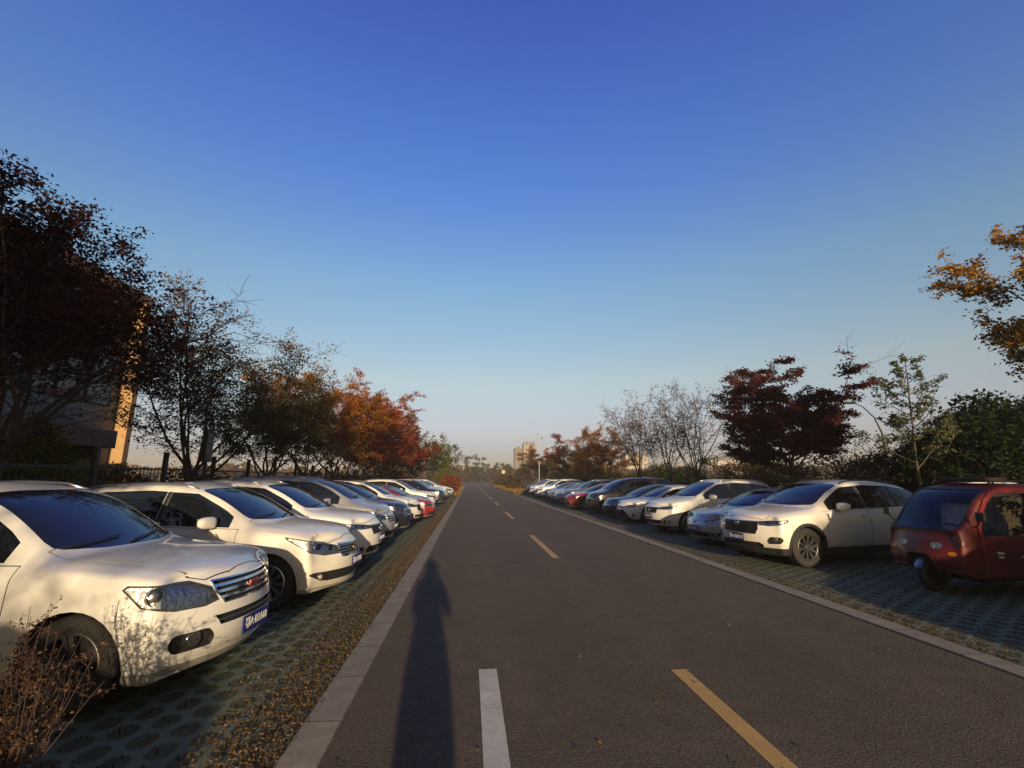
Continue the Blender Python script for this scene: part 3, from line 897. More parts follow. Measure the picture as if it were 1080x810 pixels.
# ------------------------------------------------------------------ enclosed three-wheeler
def build_trike(name):
    red = paint('trike_red', (.115, .005, .008), .5, 0, dirt=.05, coat=.25)
    red2 = paint('trike_red_bright', (.19, .007, .010), .45, 0, dirt=.04, coat=.3)
    W = .60
    st = [(.00, .50, .36, .66, .78, .46, .86, .875, 0), (.12, .57, .34, .74, .86, .52, .93, .945, .03), (.30, .595, .28, .80, .90, .545, .985, 1.01, .07),
          (.52, .60, .25, .82, .92, .545, 1.30, 1.33, .06), (.84, .60, .24, .82, .93, .54, 1.545, 1.575, .04), (1.40, .60, .24, .82, .93, .54, 1.585, 1.615, 0),
          (2.05, .60, .27, .82, .93, .54, 1.58, 1.61, 0), (2.44, .59, .30, .82, .93, .53, 1.53, 1.56, 0), (2.56, .55, .34, .80, .92, .50, 1.40, 1.42, 0)]
    n = len(st) - 1; L = 2.56
    def pos(i, a, b):
        d, w, z0, zs, zb, ye, ze, zt, dc = st[i]
        sg = 1 if a > 0 else -1; fr = (0, .56, 1)[abs(a)]
        if b == 5: y = ye * fr * sg; z = (zt, ze + (zt - ze) * .8, ze)[abs(a)]
        else:
            y = (w * .9, w * .98, w, w, w - .03)[b] * fr * sg
            z = (z0, z0 + .3 * (zs - z0), z0 + .66 * (zs - z0), zs, zb)[b]
        dd = d
        if i == 0: dd += (.06, .0, .0, .03, .06, .10)[b] + .12 * fr ** 2.6
        elif i == n: dd -= .08 * fr ** 2
        elif b == 5: dd -= dc * (1 - fr ** 2)
        return (-dd, y, z)
    cr = lambda p, q: .6 if p[2] == q[2] == 0 else (.4 if p[2] == q[2] == 5 and abs(p[1]) == 2 == abs(q[1]) else 0)
    sh = Shell(lattice_mesh(n, pos, 3, cr))
    car = empty(name)
    PX = lambda pts: [(-d, z) for d, z in pts]
    sd = lambda c, nn: abs(nn.y) > .3
    # rear wheel arches
    sh.gone += sh.carve(circle(-2.08, .27, .31), AX, AZ, lambda c, nn: abs(c.y) > .25); sh.flush()
    # door frame ring, door glass and door panel
    arc = [(.40 + .62 * (1 - math.sin(t)), .80 + .72 * (1 - math.cos(t)) if False else 0) for t in ()]
    ring = [(.42, .30), (1.50, .30), (1.50, 1.515), (1.00, 1.52), (.84, 1.485), (.68, 1.37), (.54, 1.19), (.455, .98), (.42, .78)]
    f = sh.carve(PX(ring), AX, AZ, sd)
    inn = sh.carve(PX(shrink(ring, .055)), AX, AZ, None, f)
    fr_ = sh.out
    for s in (1, -1): sh.take(fr_, 'door_frame', red2, car, push=.022, side=s)
    win = [(.3, .86), (1.6, .86), (1.6, 1.6), (.3, 1.6)]
    g = sh.carve(PX(win), AX, AZ, None, inn); low = sh.out
    for s in (1, -1):
        sh.take(g, 'side_window', M['glass'], car, push=-.008, side=s)
        sh.take(low, 'door', red, car, push=.004, side=s)
    sh.flush()
    f = sh.carve(PX(rounded([(1.58, .90), (2.38, .90), (2.36, 1.44), (1.58, 1.49)], .07, 2)), AX, AZ, sd)
    for s in (1, -1): sh.take(f, 'side_window', M['glass'], car, push=-.008, side=s)
    sh.flush()
    # windscreen, with a black rubber surround
    ws = rounded([(-.47, .90), (.47, .90), (.50, 1.1), (.49, 1.535), (-.49, 1.535), (-.50, 1.1)], .06, 3)
    f = sh.carve(ws, AY, AZ, lambda c, nn: nn.x > .12 and -c.x < 1.1)
    i2 = sh.carve(shrink(ws, .022), AY, AZ, None, f); e2 = sh.out
    sh.take(e2, 'window_seal', M['trim'], car, push=.006)
    sh.take(i2, 'windscreen', M['lens'], car, push=-.004); sh.flush()
    # nose: lamps and black mouth over the wheel
    for s in (1, -1):
        oval = [(s * .25 + .075 * math.cos(t), .70 + .05 * math.sin(t)) for t in np.linspace(0, 2 * math.pi, 15)[:-1]]
        f = sh.carve(oval, AY, AZ, lambda c, nn: nn.x > .02 and -c.x < .5)
        h = sh.take(f, 'headlight', M['lens'], car, push=.004, keep=True, skirt=False)
        if h: sh.take(f, 'reflector', M['reflector'], h, push=-.03)
        oval = [(s * .44 + .05 * math.cos(t), .60 + .03 * math.sin(t)) for t in np.linspace(0, 2 * math.pi, 13)[:-1]]
        f = sh.carve(oval, AY, AZ, lambda c, nn: nn.x > .02 and -c.x < .5)
        sh.take(f, 'turn_signal', principled('amber_lens', (.5, .16, .02), .2), car, push=.006)
    sh.flush()
    mouth = rounded([(-.20, .30), (.20, .30), (.17, .56), (-.17, .56)], .05, 2)
    f = sh.carve(mouth, AY, AZ, lambda c, nn: nn.x > .02 and -c.x < .4)
    sh.take(f, 'nose_opening', M['seam'], car, push=-.10); sh.flush()
    for q in sh.bm.faces:
        if q.normal.z < -.6 and q.calc_center_median().z < .55: q.material_index = 1
    def hit(o, d): return sh.bvh.ray_cast(Vector(o), Vector(d))[0]
    # stickers on the side, pale and worn
    stick = principled('worn_sticker', (.62, .60, .56), .6, var=.4, vscale=40)
    for s in (1, -1):
        for (d, z, w, h) in ((.74, .62, .12, .035), (.74, .565, .09, .028), (1.16, .56, .11, .025), (1.42, .62, .05, .09)):
            p = hit((-d, s * 2, z), (0, -s, 0))
            if p is None: continue
            b2 = bmesh.new(); 
            add_box(b2, p + Vector((0, s * .006, 0)), (w, .004, h), Matrix.Rotation(random.uniform(-.2, .2), 3, 'Y'), .001)
            from_bm('sticker', b2, stick, car)
        p = hit((-1.36, s * 2, .80), (0, -s, 0))
        b2 = bmesh.new(); add_box(b2, p + Vector((0, s * .02, 0)), (.13, .03, .025), None, .008); from_bm('door_handle', b2, M['trim'], car)
        # mirrors on stalks
        p = hit((-.42, s * 2, .98), (0, -s, 0))
        b2 = bmesh.new(); add_tube(b2, [p, p + Vector((.05, s * .08, .03)), p + Vector((.06, s * .13, .10))], .010, 6); add_box(b2, p + Vector((.06, s * .15, .16)), (.05, .12, .13), None, .02)
        from_bm('mirror', b2, M['trim'], car)
    # roof rack
    b2 = bmesh.new()
    for y in (-.42, .42): add_tube(b2, [(-1.0, y, 1.595), (-1.05, y, 1.64), (-2.25, y, 1.64), (-2.3, y, 1.585)], .016, 8)
    for x in (-1.10, -1.65, -2.20): add_tube(b2, [(x, -.42, 1.64), (x, .42, 1.64)], .013, 8)
    from_bm('roof_rack', b2, M['trim'], car)
    b2 = bmesh.new(); add_box(b2, (-1.28, 0, 1.665), (.42, .72, .075), None, .03); from_bm('roof_roll', b2, principled('dark_canvas', (.03, .012, .012), .9, bump=.4, bscale=30), car, True)
    sh.finish('body', [red, M['seam']], car)
    pale = principled('pale_seat_cover', (.72, .72, .70), .8, var=.2, vscale=8)
    b2 = bmesh.new(); add_box(b2, (-1.12, .0, .92), (.14, .86, .72), Matrix.Rotation(-.12, 3, 'Y'), .05); add_box(b2, (-.92, 0, .58), (.44, .86, .14), None, .04); from_bm('seat', b2, pale, car, True)
    b2 = bmesh.new(); add_box(b2, (-.36, 0, .84), (.12, .9, .16), None, .04); from_bm('dashboard', b2, M['trim'], car, True)
    b2 = bmesh.new(); add_tube(b2, [(-.46, -.32, .98), (-.43, -.18, 1.0), (-.40, 0, .96), (-.43, .18, 1.0), (-.46, .32, .98)], .014, 8); from_bm('handlebar', b2, M['trim'], car, True)
    b2 = bmesh.new(); add_box(b2, (-1.52, 0, .95), (.03, 1.0, 1.1)); from_bm('partition', b2, M['seam'], car)
    key = ('trike',)
    tyre, rim = wheel_parts(.255, .11, 'five', True)
    for p in ((-.24, 0, .255), (-2.08, .50, .255), (-2.08, -.50, .255)):
        wo = mesh_obj('wheel', tyre, None, car); wo.location = p
        if p[1] == 0: wo.rotation_euler = (0, .3, math.pi)
        elif p[1] < 0: wo.rotation_euler = (0, .3, math.pi)
        ro = mesh_obj('rim', rim, None, wo)
    # front fork and mudguard
    for s in (1, -1):
        b2 = bmesh.new(); add_tube(b2, [(-.235, s * .085, .26), (-.27, s * .085, .45), (-.32, s * .085, .66)], [.018, .02, .024], 8)
        from_bm('fork_leg', b2, M['satin'], car, True)
    b2 = bmesh.new(); rg = []
    for k in range(13):
        a = math.pi * (.10 + .8 * k / 12)
        rg.append([b2.verts.new((-.24 + rr * math.cos(a), y, .255 + rr * math.sin(a))) for rr, y in ((.275, -.075), (.295, -.03), (.295, .03), (.275, .075))])
    for A, B in zip(rg[:-1], rg[1:]):
        for k in range(3): b2.faces.new((A[k], B[k], B[k + 1], A[k + 1]))
    bmesh.ops.solidify(b2, geom=b2.faces[:], thickness=.006)
    from_bm('mudguard', b2, M['satin'], car, True)
    b2 = bmesh.new()
    add_box(b2, (-1.45, 0, .25), (1.9, .8, .12)); from_bm('chassis', b2, M['seam'], car)
    return car
# ------------------------------------------------------------------ trees
def tubes_np(branches):
    """branches: list of (points (k,3), radii (k,), sides) -> V, F"""
    V = []; F = []; off = 0
    for P, rad, n in branches:
        P = np.asarray(P, float); k = len(P)
        T = np.gradient(P, axis=0); T /= np.linalg.norm(T, axis=1)[:, None] + 1e-9
        ref = np.array([0.3, 0.95, 0.1]) if abs(T[0][2]) > .8 else np.array([0, 0, 1.])
        U = np.cross(T, ref); U /= np.linalg.norm(U, axis=1)[:, None] + 1e-9
        W_ = np.cross(T, U)
        a = np.linspace(0, 2 * math.pi, n, endpoint=False)
        ring = P[:, None, :] + (U[:, None, :] * np.cos(a)[None, :, None] + W_[:, None, :] * np.sin(a)[None, :, None]) * np.asarray(rad)[:, None, None]
        V.append(ring.reshape(-1, 3))
        i = np.arange(k - 1)[:, None] * n; j = np.arange(n)[None, :]; j2 = (j + 1) % n
        q = np.stack([i + j, i + j2, i + n + j2, i + n + j], -1).reshape(-1, 4) + off
        F.append(q); off += k * n
    return np.concatenate(V), np.concatenate(F)

def leaves_np(C, size, g, droop=.3, flat=.5, aspect=.6):
    """a folded diamond of two triangles... one quad per leaf, centred on the rows of C"""
    m = len(C)
    nrm = g.normal(size=(m, 3)); nrm[:, 2] = np.abs(nrm[:, 2]) + flat; nrm /= np.linalg.norm(nrm, axis=1)[:, None]
    ax = g.normal(size=(m, 3)); ax[:, 2] -= droop
    ax -= nrm * (ax * nrm).sum(1)[:, None]; ax /= np.linalg.norm(ax, axis=1)[:, None] + 1e-9
    sd = np.cross(nrm, ax)
    s = size * g.uniform(.6, 1.35, m)[:, None]
    V = np.stack([C - ax * s * .5, C + sd * s * aspect * .5 + nrm * s * .12, C + ax * s * .5, C - sd * s * aspect * .5 + nrm * s * .12], 1).reshape(-1, 3)
    F = np.arange(m * 4).reshape(-1, 4)
    return V, F

def grow(g, p, d, length, r0, r1, segs, wander, lift, out, sides):
    P = [np.array(p, float)]; d = np.array(d, float); d /= np.linalg.norm(d)
    for i in range(segs):
        d = d + g.normal(size=3) * wander + np.array([0, 0, lift]) 
        d /= np.linalg.norm(d)
        P.append(P[-1] + d * length / segs)
    P = np.array(P); rad = np.linspace(r0, r1, segs + 1)
    out.append((P, rad, sides))
    return P

def tree_skeleton(g, h, trunk_h, spread, n_main, up, r0, order2=6, order3=5, lift=.06, layered=0.0, leader=False):
    """returns branch tubes and twig segments that carry leaves"""
    br = []; tw = []
    P = grow(g, (0, 0, -.05), (g.normal() * .04, g.normal() * .04, 1), trunk_h + .05, r0 * 1.25, r0 * .8, 5, .03, .02, br, 9)
    top = P[-1]
    mains = []
    if leader:
        L = grow(g, top, (g.normal() * .03, g.normal() * .03, 1), h - trunk_h, r0 * .78, .012, 12, .03, .03, br, 7)
        for k in range(n_main):
            t = (k + .6) / n_main
            q = L[0] * (1 - t) + L[-1] * t
            j = t * 12; i = min(11, int(j)); q = L[i] + (L[i + 1] - L[i]) * (j - i)
            a = k * 2.4 + g.normal() * .3
            ln = spread * (1 - t) ** .7 * g.uniform(.75, 1.15) + .25
            mains.append(grow(g, q, (math.cos(a), math.sin(a), up * g.uniform(.7, 1.3)), ln, .028 * (1 - t * .6), .006, 6, .07, lift, br, 5))
    else:
        a0 = g.uniform(0, 6)
        for k in range(n_main):
            a = a0 + 2 * math.pi * k / n_main + g.normal() * .25
            el = up * g.uniform(.75, 1.3)
            inner = (k % 3 == 2)
            if inner: el *= 2.2
            d = np.array([math.cos(a), math.sin(a), el]); d /= np.linalg.norm(d)
            ln = min((h - trunk_h) / max(.25, d[2] + .12), spread / max(.2, math.hypot(d[0], d[1]))) * g.uniform(.85, 1.08)
            st = P[-1] if k % 2 == 0 else P[-2]
            mains.append(grow(g, st, d, ln, r0 * .42, .008, 10, .13, lift, br, 6))
    for Mn in mains:
        k = len(Mn) - 1
        full = np.linalg.norm(Mn[-1] - Mn[0])
        for s in range(order2):
            t = .22 + .78 * (s + g.uniform(0, .9)) / order2
            i = min(k - 1, int(t * k)); q = Mn[i] + (Mn[i + 1] - Mn[i]) * (t * k - i)
            dirn = Mn[min(k, i + 1)] - Mn[i]; dirn /= np.linalg.norm(dirn)
            sd = g.normal(size=3); sd[2] *= (1 - layered * .8); sd -= dirn * sd.dot(dirn); sd /= np.linalg.norm(sd)
            d = dirn * .75 + sd * .85; d[2] = d[2] * (1 - layered * .55) + .05
            ln = full * g.uniform(.28, .5) * (1.1 - t * .55)
            S = grow(g, q, d, ln, max(.007, r0 * .15 * (1 - t * .6)), .004, 5, .13, lift * .5, br, 4)
            for e in range(order3):
                t2 = .2 + .8 * (e + g.uniform(0, .9)) / order3
                i2 = min(4, int(t2 * 5)); q2 = S[i2] + (S[i2 + 1] - S[i2]) * (t2 * 5 - i2)
                d2 = S[i2 + 1] - S[i2]; d2 /= np.linalg.norm(d2)
                s2 = g.normal(size=3); s2[2] *= (1 - layered * .8); s2 -= d2 * s2.dot(d2); s2 /= np.linalg.norm(s2)
                d3 = d2 * .7 + s2 * .9; d3[2] *= (1 - layered * .5)
                T = grow(g, q2, d3, ln * g.uniform(.28, .6), .006, .0025, 3, .15, 0, br, 3)
                tw.append(T)
            tw.append(S[2:])
        tw.append(Mn[-3:])
    return br, tw

def scatter_on_twigs(g, tw, count, jit, zflat=1.0, tip=.35):
    w = np.array([np.linalg.norm(T[-1] - T[0]) + .05 for T in tw]); w /= w.sum()
    n = g.multinomial(count, w)
    C = []
    for T, m in zip(tw, n):
        if m == 0: continue
        k = len(T) - 1
        t = g.uniform(0, 1, m) ** (1 - tip) * k
        i = np.minimum(k - 1, t.astype(int)); f = (t - i)[:, None]
        q = T[i] * (1 - f) + T[i + 1] * f
        j = g.normal(size=(m, 3)) * jit; j[:, 2] *= zflat
        C.append(q + j)
    return np.concatenate(C)

def bark_mat(name, c):
    return principled(name, c, .9, bump=.8, bscale=18, var=.35, vscale=9)
M['bark'] = bark_mat('bark_grey_brown', (.050, .040, .033))
M['bark_pale'] = bark_mat('bark_pale', (.17, .14, .115))

def make_tree(name, loc, h, trunk_h, spread, leaf, n_leaf, size, label, cat='tree', group=None, seed=0, n_main=7, up=.9, r0=.11, order2=6, order3=5, layered=.3,
              jit=.12, zflat=.7, leader=False, bark='bark', lift=.06, rz=0, tone_top=0.0, prune=None, lean=None):
    g = np.random.default_rng(seed)
    br, tw = tree_skeleton(g, h, trunk_h, spread, n_main, up, r0, order2, order3, lift, layered, leader)
    if lean is not None:
        ln = np.array(lean)
        f = lambda P: P + ln[None, :] * (np.clip(P[:, 2:3] - trunk_h * .6, 0, None) / h) ** 1.0
        br = [(f(P), r, n) for P, r, n in br]; tw = [f(T) for T in tw]
    root = empty(name, loc, rz)
    tag(root, label, cat, group)
    V, F = tubes_np(br)
    np_mesh('trunk', V, F, M[bark], root, smooth=True)
    C = scatter_on_twigs(g, tw, n_leaf, jit, zflat)
    if prune is not None: C = C[prune(C, g)]
    # clump-wise and leaf-wise variation of leaf colour; tone_top shifts the tone with height
    cl = np.sin(C[:, 0] * 2.1 + seed) * np.cos(C[:, 1] * 1.9 + seed * .7) * .16 + np.sin(C[:, 2] * 2.7 + seed) * .08
    tone = .45 + cl + g.normal(size=len(C)) * .17 + tone_top * (C[:, 2] / h - .62)
    V, F = leaves_np(C, size, g)
    np_mesh('crown', V, F, leaf, root, tone=np.clip(tone, 0, 1))
    return root

def make_bush(name, loc, rx, ry, h, leaf, n, size, label, cat='bush', group=None, seed=0, cone=False, bark='bark', stems=9):
    """rounded shrub: many stems from the ground and leaves gathered in clumps through its volume"""
    g = np.random.default_rng(seed)
    br = []; tips = []
    for k in range(stems):
        a = g.uniform(0, 6.28); e = g.uniform(.2, 1) ** .5
        d = np.array([math.cos(a) * e * rx, math.sin(a) * e * ry, h * g.uniform(.55, .98) * (1 - .45 * e * e)])
        P = np.array([np.zeros(3), d * .4 + g.normal(size=3) * .05, d * .75 + g.normal(size=3) * .06, d]); P[0, 2] = -.05
        br.append((P, np.array([.022, .017, .011, .004]), 4)); tips.append(P)
    root = empty(name, loc); tag(root, label, cat, group)
    V, F = tubes_np(br); np_mesh('stems', V, F, M[bark], root)
    nc = max(12, n // 45)
    u = g.normal(size=(nc, 3)); u /= np.linalg.norm(u, axis=1)[:, None]; u *= (g.uniform(.25, 1, nc) ** .4)[:, None]
    z = (u[:, 2] * .5 + .5)
    if cone: z = z ** .8; k = (1 - z) ** .6 * .95 + .08
    else: k = np.ones(nc)
    cc = np.stack([u[:, 0] * rx * k, u[:, 1] * ry * k, z * h * .95], 1)
    i = g.integers(0, nc, n)
    C = cc[i] + g.normal(size=(n, 3)) * np.array([.14, .14, .10]) * max(.6, min(rx, h) ** .7) * .9
    C[:, 2] = np.maximum(C[:, 2], .03)
    V, F = leaves_np(C, size, g)
    tone = .45 + g.normal(size=nc)[i] * .16 + g.normal(size=n) * .15
    np_mesh('foliage', V, F, leaf, root, tone=np.clip(tone, 0, 1))
    return root

LM = {}
LM['gold'] = leaf_mat('leaves_gold', [(.10, .085, .03), (.26, .14, .03), (.44, .22, .035), (.52, .30, .06)], .4)
LM['plum'] = leaf_mat('leaves_plum', [(.040, .014, .018), (.075, .022, .025), (.12, .034, .032), (.15, .045, .034)], .25)
LM['palegreen'] = leaf_mat('leaves_pale_green', [(.07, .085, .04), (.11, .125, .055), (.16, .165, .075), (.22, .2, .09)], .4)
LM['darkolive'] = leaf_mat('leaves_dark_olive', [(.036, .044, .02), (.065, .07, .028), (.095, .086, .032), (.22, .10, .032)], .3)
LM['maroon'] = leaf_mat('leaves_maroon', [(.024, .010, .011), (.044, .014, .014), (.075, .022, .018), (.06, .036, .02)], .25)
LM['darkred'] = leaf_mat('leaves_dark_red', [(.035, .010, .010), (.08, .018, .012), (.15, .032, .014), (.18, .05, .018)], .3)
LM['red'] = leaf_mat('leaves_red', [(.08, .025, .014), (.22, .045, .017), (.32, .07, .022), (.36, .13, .028)], .35)
LM['orange'] = leaf_mat('leaves_orange', [(.07, .045, .016), (.17, .075, .018), (.32, .12, .02), (.42, .19, .03)], .35)
LM['olive'] = leaf_mat('leaves_olive', [(.024, .026, .012), (.045, .045, .017), (.075, .055, .018), (.17, .065, .022)], .3)
LM['green'] = leaf_mat('leaves_green', [(.022, .035, .012), (.04, .058, .017), (.07, .085, .022), (.11, .11, .028)], .3)
LM['yellowgreen'] = leaf_mat('leaves_yellow_green', [(.06, .075, .018), (.11, .12, .025), (.19, .17, .03), (.26, .2, .035)], .35)
LM['evergreen'] = leaf_mat('leaves_evergreen', [(.010, .018, .010), (.018, .030, .014), (.03, .042, .018), (.045, .05, .02)], .2)
LM['brown'] = leaf_mat('leaves_brown', [(.05, .03, .015), (.09, .055, .022), (.15, .085, .032), (.19, .11, .04)], .3)
LM['pinkbrown'] = leaf_mat('leaves_pink_brown', [(.09, .05, .04), (.15, .075, .06), (.20, .08, .065), (.14, .09, .07)], .3)
# ------------------------------------------------------------------ camera, light, sky
CAM_F, CAM_H = 490.0, 1.68
pitch = math.atan(100 / CAM_F); yaw = math.atan(45 / math.hypot(CAM_F, 100))
cam = bpy.data.cameras.new('camera'); cam_o = bpy.data.objects.new('camera', cam); link(cam_o); scene.camera = cam_o
cam.sensor_fit = 'HORIZONTAL'; cam.sensor_width = 36; cam.lens = 36 * CAM_F / 1080
cam.clip_start = .02; cam.clip_end = 4000
cam_o.location = (0, 0, CAM_H)
fwd = Vector((math.sin(yaw) * math.cos(pitch), math.cos(yaw) * math.cos(pitch), math.sin(pitch)))
cam_o.rotation_euler = fwd.to_track_quat('-Z', 'Y').to_euler()

SUN_EL, SUN_AZ = R(9.2), R(4.2)
sl = bpy.data.lights.new('sun', 'SUN'); sl.energy = 4.1; sl.angle = R(.7); sl.color = (1.0, .77, .47)
so = bpy.data.objects.new('sun', sl); link(so)
Ld = Vector((-math.sin(SUN_AZ) * math.cos(SUN_EL), math.cos(SUN_AZ) * math.cos(SUN_EL), -math.sin(SUN_EL)))
so.rotation_euler = Ld.to_track_quat('-Z', 'Y').to_euler(); so.location = (3, -30, 20)

w = bpy.data.worlds.new('World'); scene.world = w; w.use_nodes = True
nt = w.node_tree; bg = nt.nodes['Background']
sky = nt.nodes.new('ShaderNodeTexSky'); sky.sky_type = 'NISHITA'; sky.sun_disc = False
sky.sun_elevation = SUN_EL; sky.sun_rotation = math.pi - SUN_AZ
sky.air_density = 1.0; sky.dust_density = .6; sky.ozone_density = 3.0; sky.altitude = 50
# the clear autumn air of the photograph: deeper blue overhead, a pale dusty band low down
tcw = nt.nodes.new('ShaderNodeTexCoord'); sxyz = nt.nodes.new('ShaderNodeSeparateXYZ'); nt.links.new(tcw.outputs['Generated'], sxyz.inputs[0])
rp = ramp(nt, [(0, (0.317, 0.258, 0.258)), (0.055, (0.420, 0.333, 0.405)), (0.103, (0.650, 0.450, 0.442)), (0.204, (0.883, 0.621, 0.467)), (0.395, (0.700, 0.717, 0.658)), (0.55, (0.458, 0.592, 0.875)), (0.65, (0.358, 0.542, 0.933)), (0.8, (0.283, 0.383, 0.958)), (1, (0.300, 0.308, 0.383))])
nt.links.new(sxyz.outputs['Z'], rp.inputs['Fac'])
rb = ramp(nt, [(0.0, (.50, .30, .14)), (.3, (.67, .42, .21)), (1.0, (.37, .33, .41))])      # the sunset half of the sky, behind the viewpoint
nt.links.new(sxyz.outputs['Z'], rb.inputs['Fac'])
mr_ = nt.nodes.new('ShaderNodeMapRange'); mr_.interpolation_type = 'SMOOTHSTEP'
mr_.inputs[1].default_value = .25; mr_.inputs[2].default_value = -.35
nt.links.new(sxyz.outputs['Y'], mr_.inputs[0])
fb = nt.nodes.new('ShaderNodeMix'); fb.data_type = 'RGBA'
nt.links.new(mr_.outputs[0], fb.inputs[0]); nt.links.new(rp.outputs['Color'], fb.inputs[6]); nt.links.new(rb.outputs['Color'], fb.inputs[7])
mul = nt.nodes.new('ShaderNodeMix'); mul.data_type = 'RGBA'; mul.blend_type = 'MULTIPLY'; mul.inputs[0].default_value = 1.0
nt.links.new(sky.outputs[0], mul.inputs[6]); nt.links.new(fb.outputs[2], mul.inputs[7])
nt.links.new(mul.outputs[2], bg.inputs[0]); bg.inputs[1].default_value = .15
scene.view_settings.view_transform = 'Standard'; scene.view_settings.look = 'None'
scene.view_settings.exposure = 1.0; scene.view_settings.gamma = 1.0
scene.cycles.max_bounces = 6; scene.cycles.transparent_max_bounces = 12
scene.cycles.use_denoising = True

# ------------------------------------------------------------------ ground, road, parking strips
def tex_obj(nt):
    return nt.nodes.new('ShaderNodeTexCoord').outputs['Object']
def mathn(nt, op, a, b=None, clamp=False):
    n = nt.nodes.new('ShaderNodeMath'); n.operation = op; n.use_clamp = clamp
    for i, v in enumerate((a, b)):
        if v is None: continue
        if isinstance(v, (int, float)): n.inputs[i].default_value = v
        else: nt.links.new(v, n.inputs[i])
    return n.outputs[0]
def noise(nt, vec, scale, detail=6, rough=.6):
    n = nt.nodes.new('ShaderNodeTexNoise'); n.inputs['Scale'].default_value = scale; n.inputs['Detail'].default_value = detail; n.inputs['Roughness'].default_value = rough
    nt.links.new(vec, n.inputs['Vector']); return n.outputs['Fac']
def mixc(nt, fac, a, b):
    n = nt.nodes.new('ShaderNodeMix'); n.data_type = 'RGBA'
    if isinstance(fac, (int, float)): n.inputs[0].default_value = fac
    else: nt.links.new(fac, n.inputs[0])
    for i, c in ((6, a), (7, b)):
        if isinstance(c, tuple): n.inputs[i].default_value = (*c, 1)
        else: nt.links.new(c, n.inputs[i])
    return n.outputs[2]
def rng_(nt, v, a, b, c=0., d=1.):
    n = nt.nodes.new('ShaderNodeMapRange'); n.inputs[1].default_value = a; n.inputs[2].default_value = b; n.inputs[3].default_value = c; n.inputs[4].default_value = d
    nt.links.new(v, n.inputs[0]); return n.outputs[0]
def bumpn(nt, b, h, s, dist):
    n = nt.nodes.new('ShaderNodeBump'); n.inputs['Strength'].default_value = s; n.inputs['Distance'].default_value = dist
    nt.links.new(h, n.inputs['Height']); nt.links.new(n.outputs[0], b.inputs['Normal'])

m, nt, b = new_mat('asphalt'); v = tex_obj(nt)
big = noise(nt, v, .35, 5); mid = noise(nt, v, 3.5, 6); fine = noise(nt, v, 75, 4, .85)
sep = nt.nodes.new('ShaderNodeSeparateXYZ'); nt.links.new(v, sep.inputs[0])
# paler bands where wheels run, darker seams and tar patches with outlines of their own
wob = mathn(nt, 'MULTIPLY', noise(nt, v, .5, 3), .5)
trk = mathn(nt, 'SINE', mathn(nt, 'MULTIPLY', mathn(nt, 'ADD', sep.outputs['X'], wob), 3.6))
vor = nt.nodes.new('ShaderNodeTexVoronoi'); vor.inputs['Scale'].default_value = 62; nt.links.new(v, vor.inputs['Vector'])
st_ = nt.nodes.new('ShaderNodeSeparateColor'); nt.links.new(vor.outputs['Color'], st_.inputs[0])
crk = nt.nodes.new('ShaderNodeTexVoronoi'); crk.feature = 'DISTANCE_TO_EDGE'; crk.inputs['Scale'].default_value = .42
wv = nt.nodes.new('ShaderNodeVectorMath'); wv.operation = 'MULTIPLY_ADD'; wv.inputs[1].default_value = (.35, .35, 0)
nn_ = nt.nodes.new('ShaderNodeTexNoise'); nn_.inputs['Scale'].default_value = 2.5; nn_.inputs['Detail'].default_value = 7; nt.links.new(v, nn_.inputs['Vector'])
nt.links.new(nn_.outputs['Color'], wv.inputs[0]); nt.links.new(v, wv.inputs[2]); nt.links.new(wv.outputs[0], crk.inputs['Vector'])
c = mixc(nt, rng_(nt, big, .3, .7), (.094, .071, .047), (.124, .094, .062))
c = mixc(nt, rng_(nt, trk, -.2, 1, 0, .25), c, (.15, .112, .076))
c = mixc(nt, rng_(nt, mid, .4, .7, 0, .6), c, (.070, .052, .036))
c = mixc(nt, rng_(nt, st_.outputs[0], .78, 1.0, 0, .28), c, (.23, .185, .135))
c = mixc(nt, rng_(nt, st_.outputs[1], .72, 1.0, 0, .4), c, (.035, .027, .02))
c = mixc(nt, rng_(nt, fine, .58, .78, 0, .4), c, (.20, .16, .115))
c = mixc(nt, rng_(nt, fine, .43, .28, 0, .45), c, (.035, .027, .02))
nt.links.new(c, b.inputs['Base Color']); b.inputs['Roughness'].default_value = .85; b.inputs['Specular IOR Level'].default_value = .3
hh = mathn(nt, 'ADD', fine, mathn(nt, 'MULTIPLY', vor.outputs['Distance'], .8))
bumpn(nt, b, hh, .7, .008); M['asphalt'] = m

m, nt, b = new_mat('kerb_stone'); v = tex_obj(nt)
sx = nt.nodes.new('ShaderNodeSeparateXYZ'); nt.links.new(v, sx.inputs[0])
fr = mathn(nt, 'FRACT', mathn(nt, 'MULTIPLY', sx.outputs['Y'], 1 / .75))
joint = mathn(nt, 'LESS_THAN', fr, .014)
idx = mathn(nt, 'FLOOR', mathn(nt, 'MULTIPLY', sx.outputs['Y'], 1 / .75))
wn = nt.nodes.new('ShaderNodeTexWhiteNoise'); wn.noise_dimensions = '1D'; nt.links.new(idx, wn.inputs['W'])
c = mixc(nt, rng_(nt, noise(nt, v, 6, 8), .3, .7), (.19, .155, .12), (.33, .27, .205))
c = mixc(nt, rng_(nt, wn.outputs['Value'], 0, 1, 0, .35), c, (.12, .105, .09))
c = mixc(nt, rng_(nt, noise(nt, v, 90, 3), .55, .75, 0, .5), c, (.10, .09, .08))
c = mixc(nt, joint, c, (.03, .027, .024))
nt.links.new(c, b.inputs['Base Color']); b.inputs['Roughness'].default_value = .85
bumpn(nt, b, noise(nt, v, 60, 5), .35, .006); M['kerb'] = m

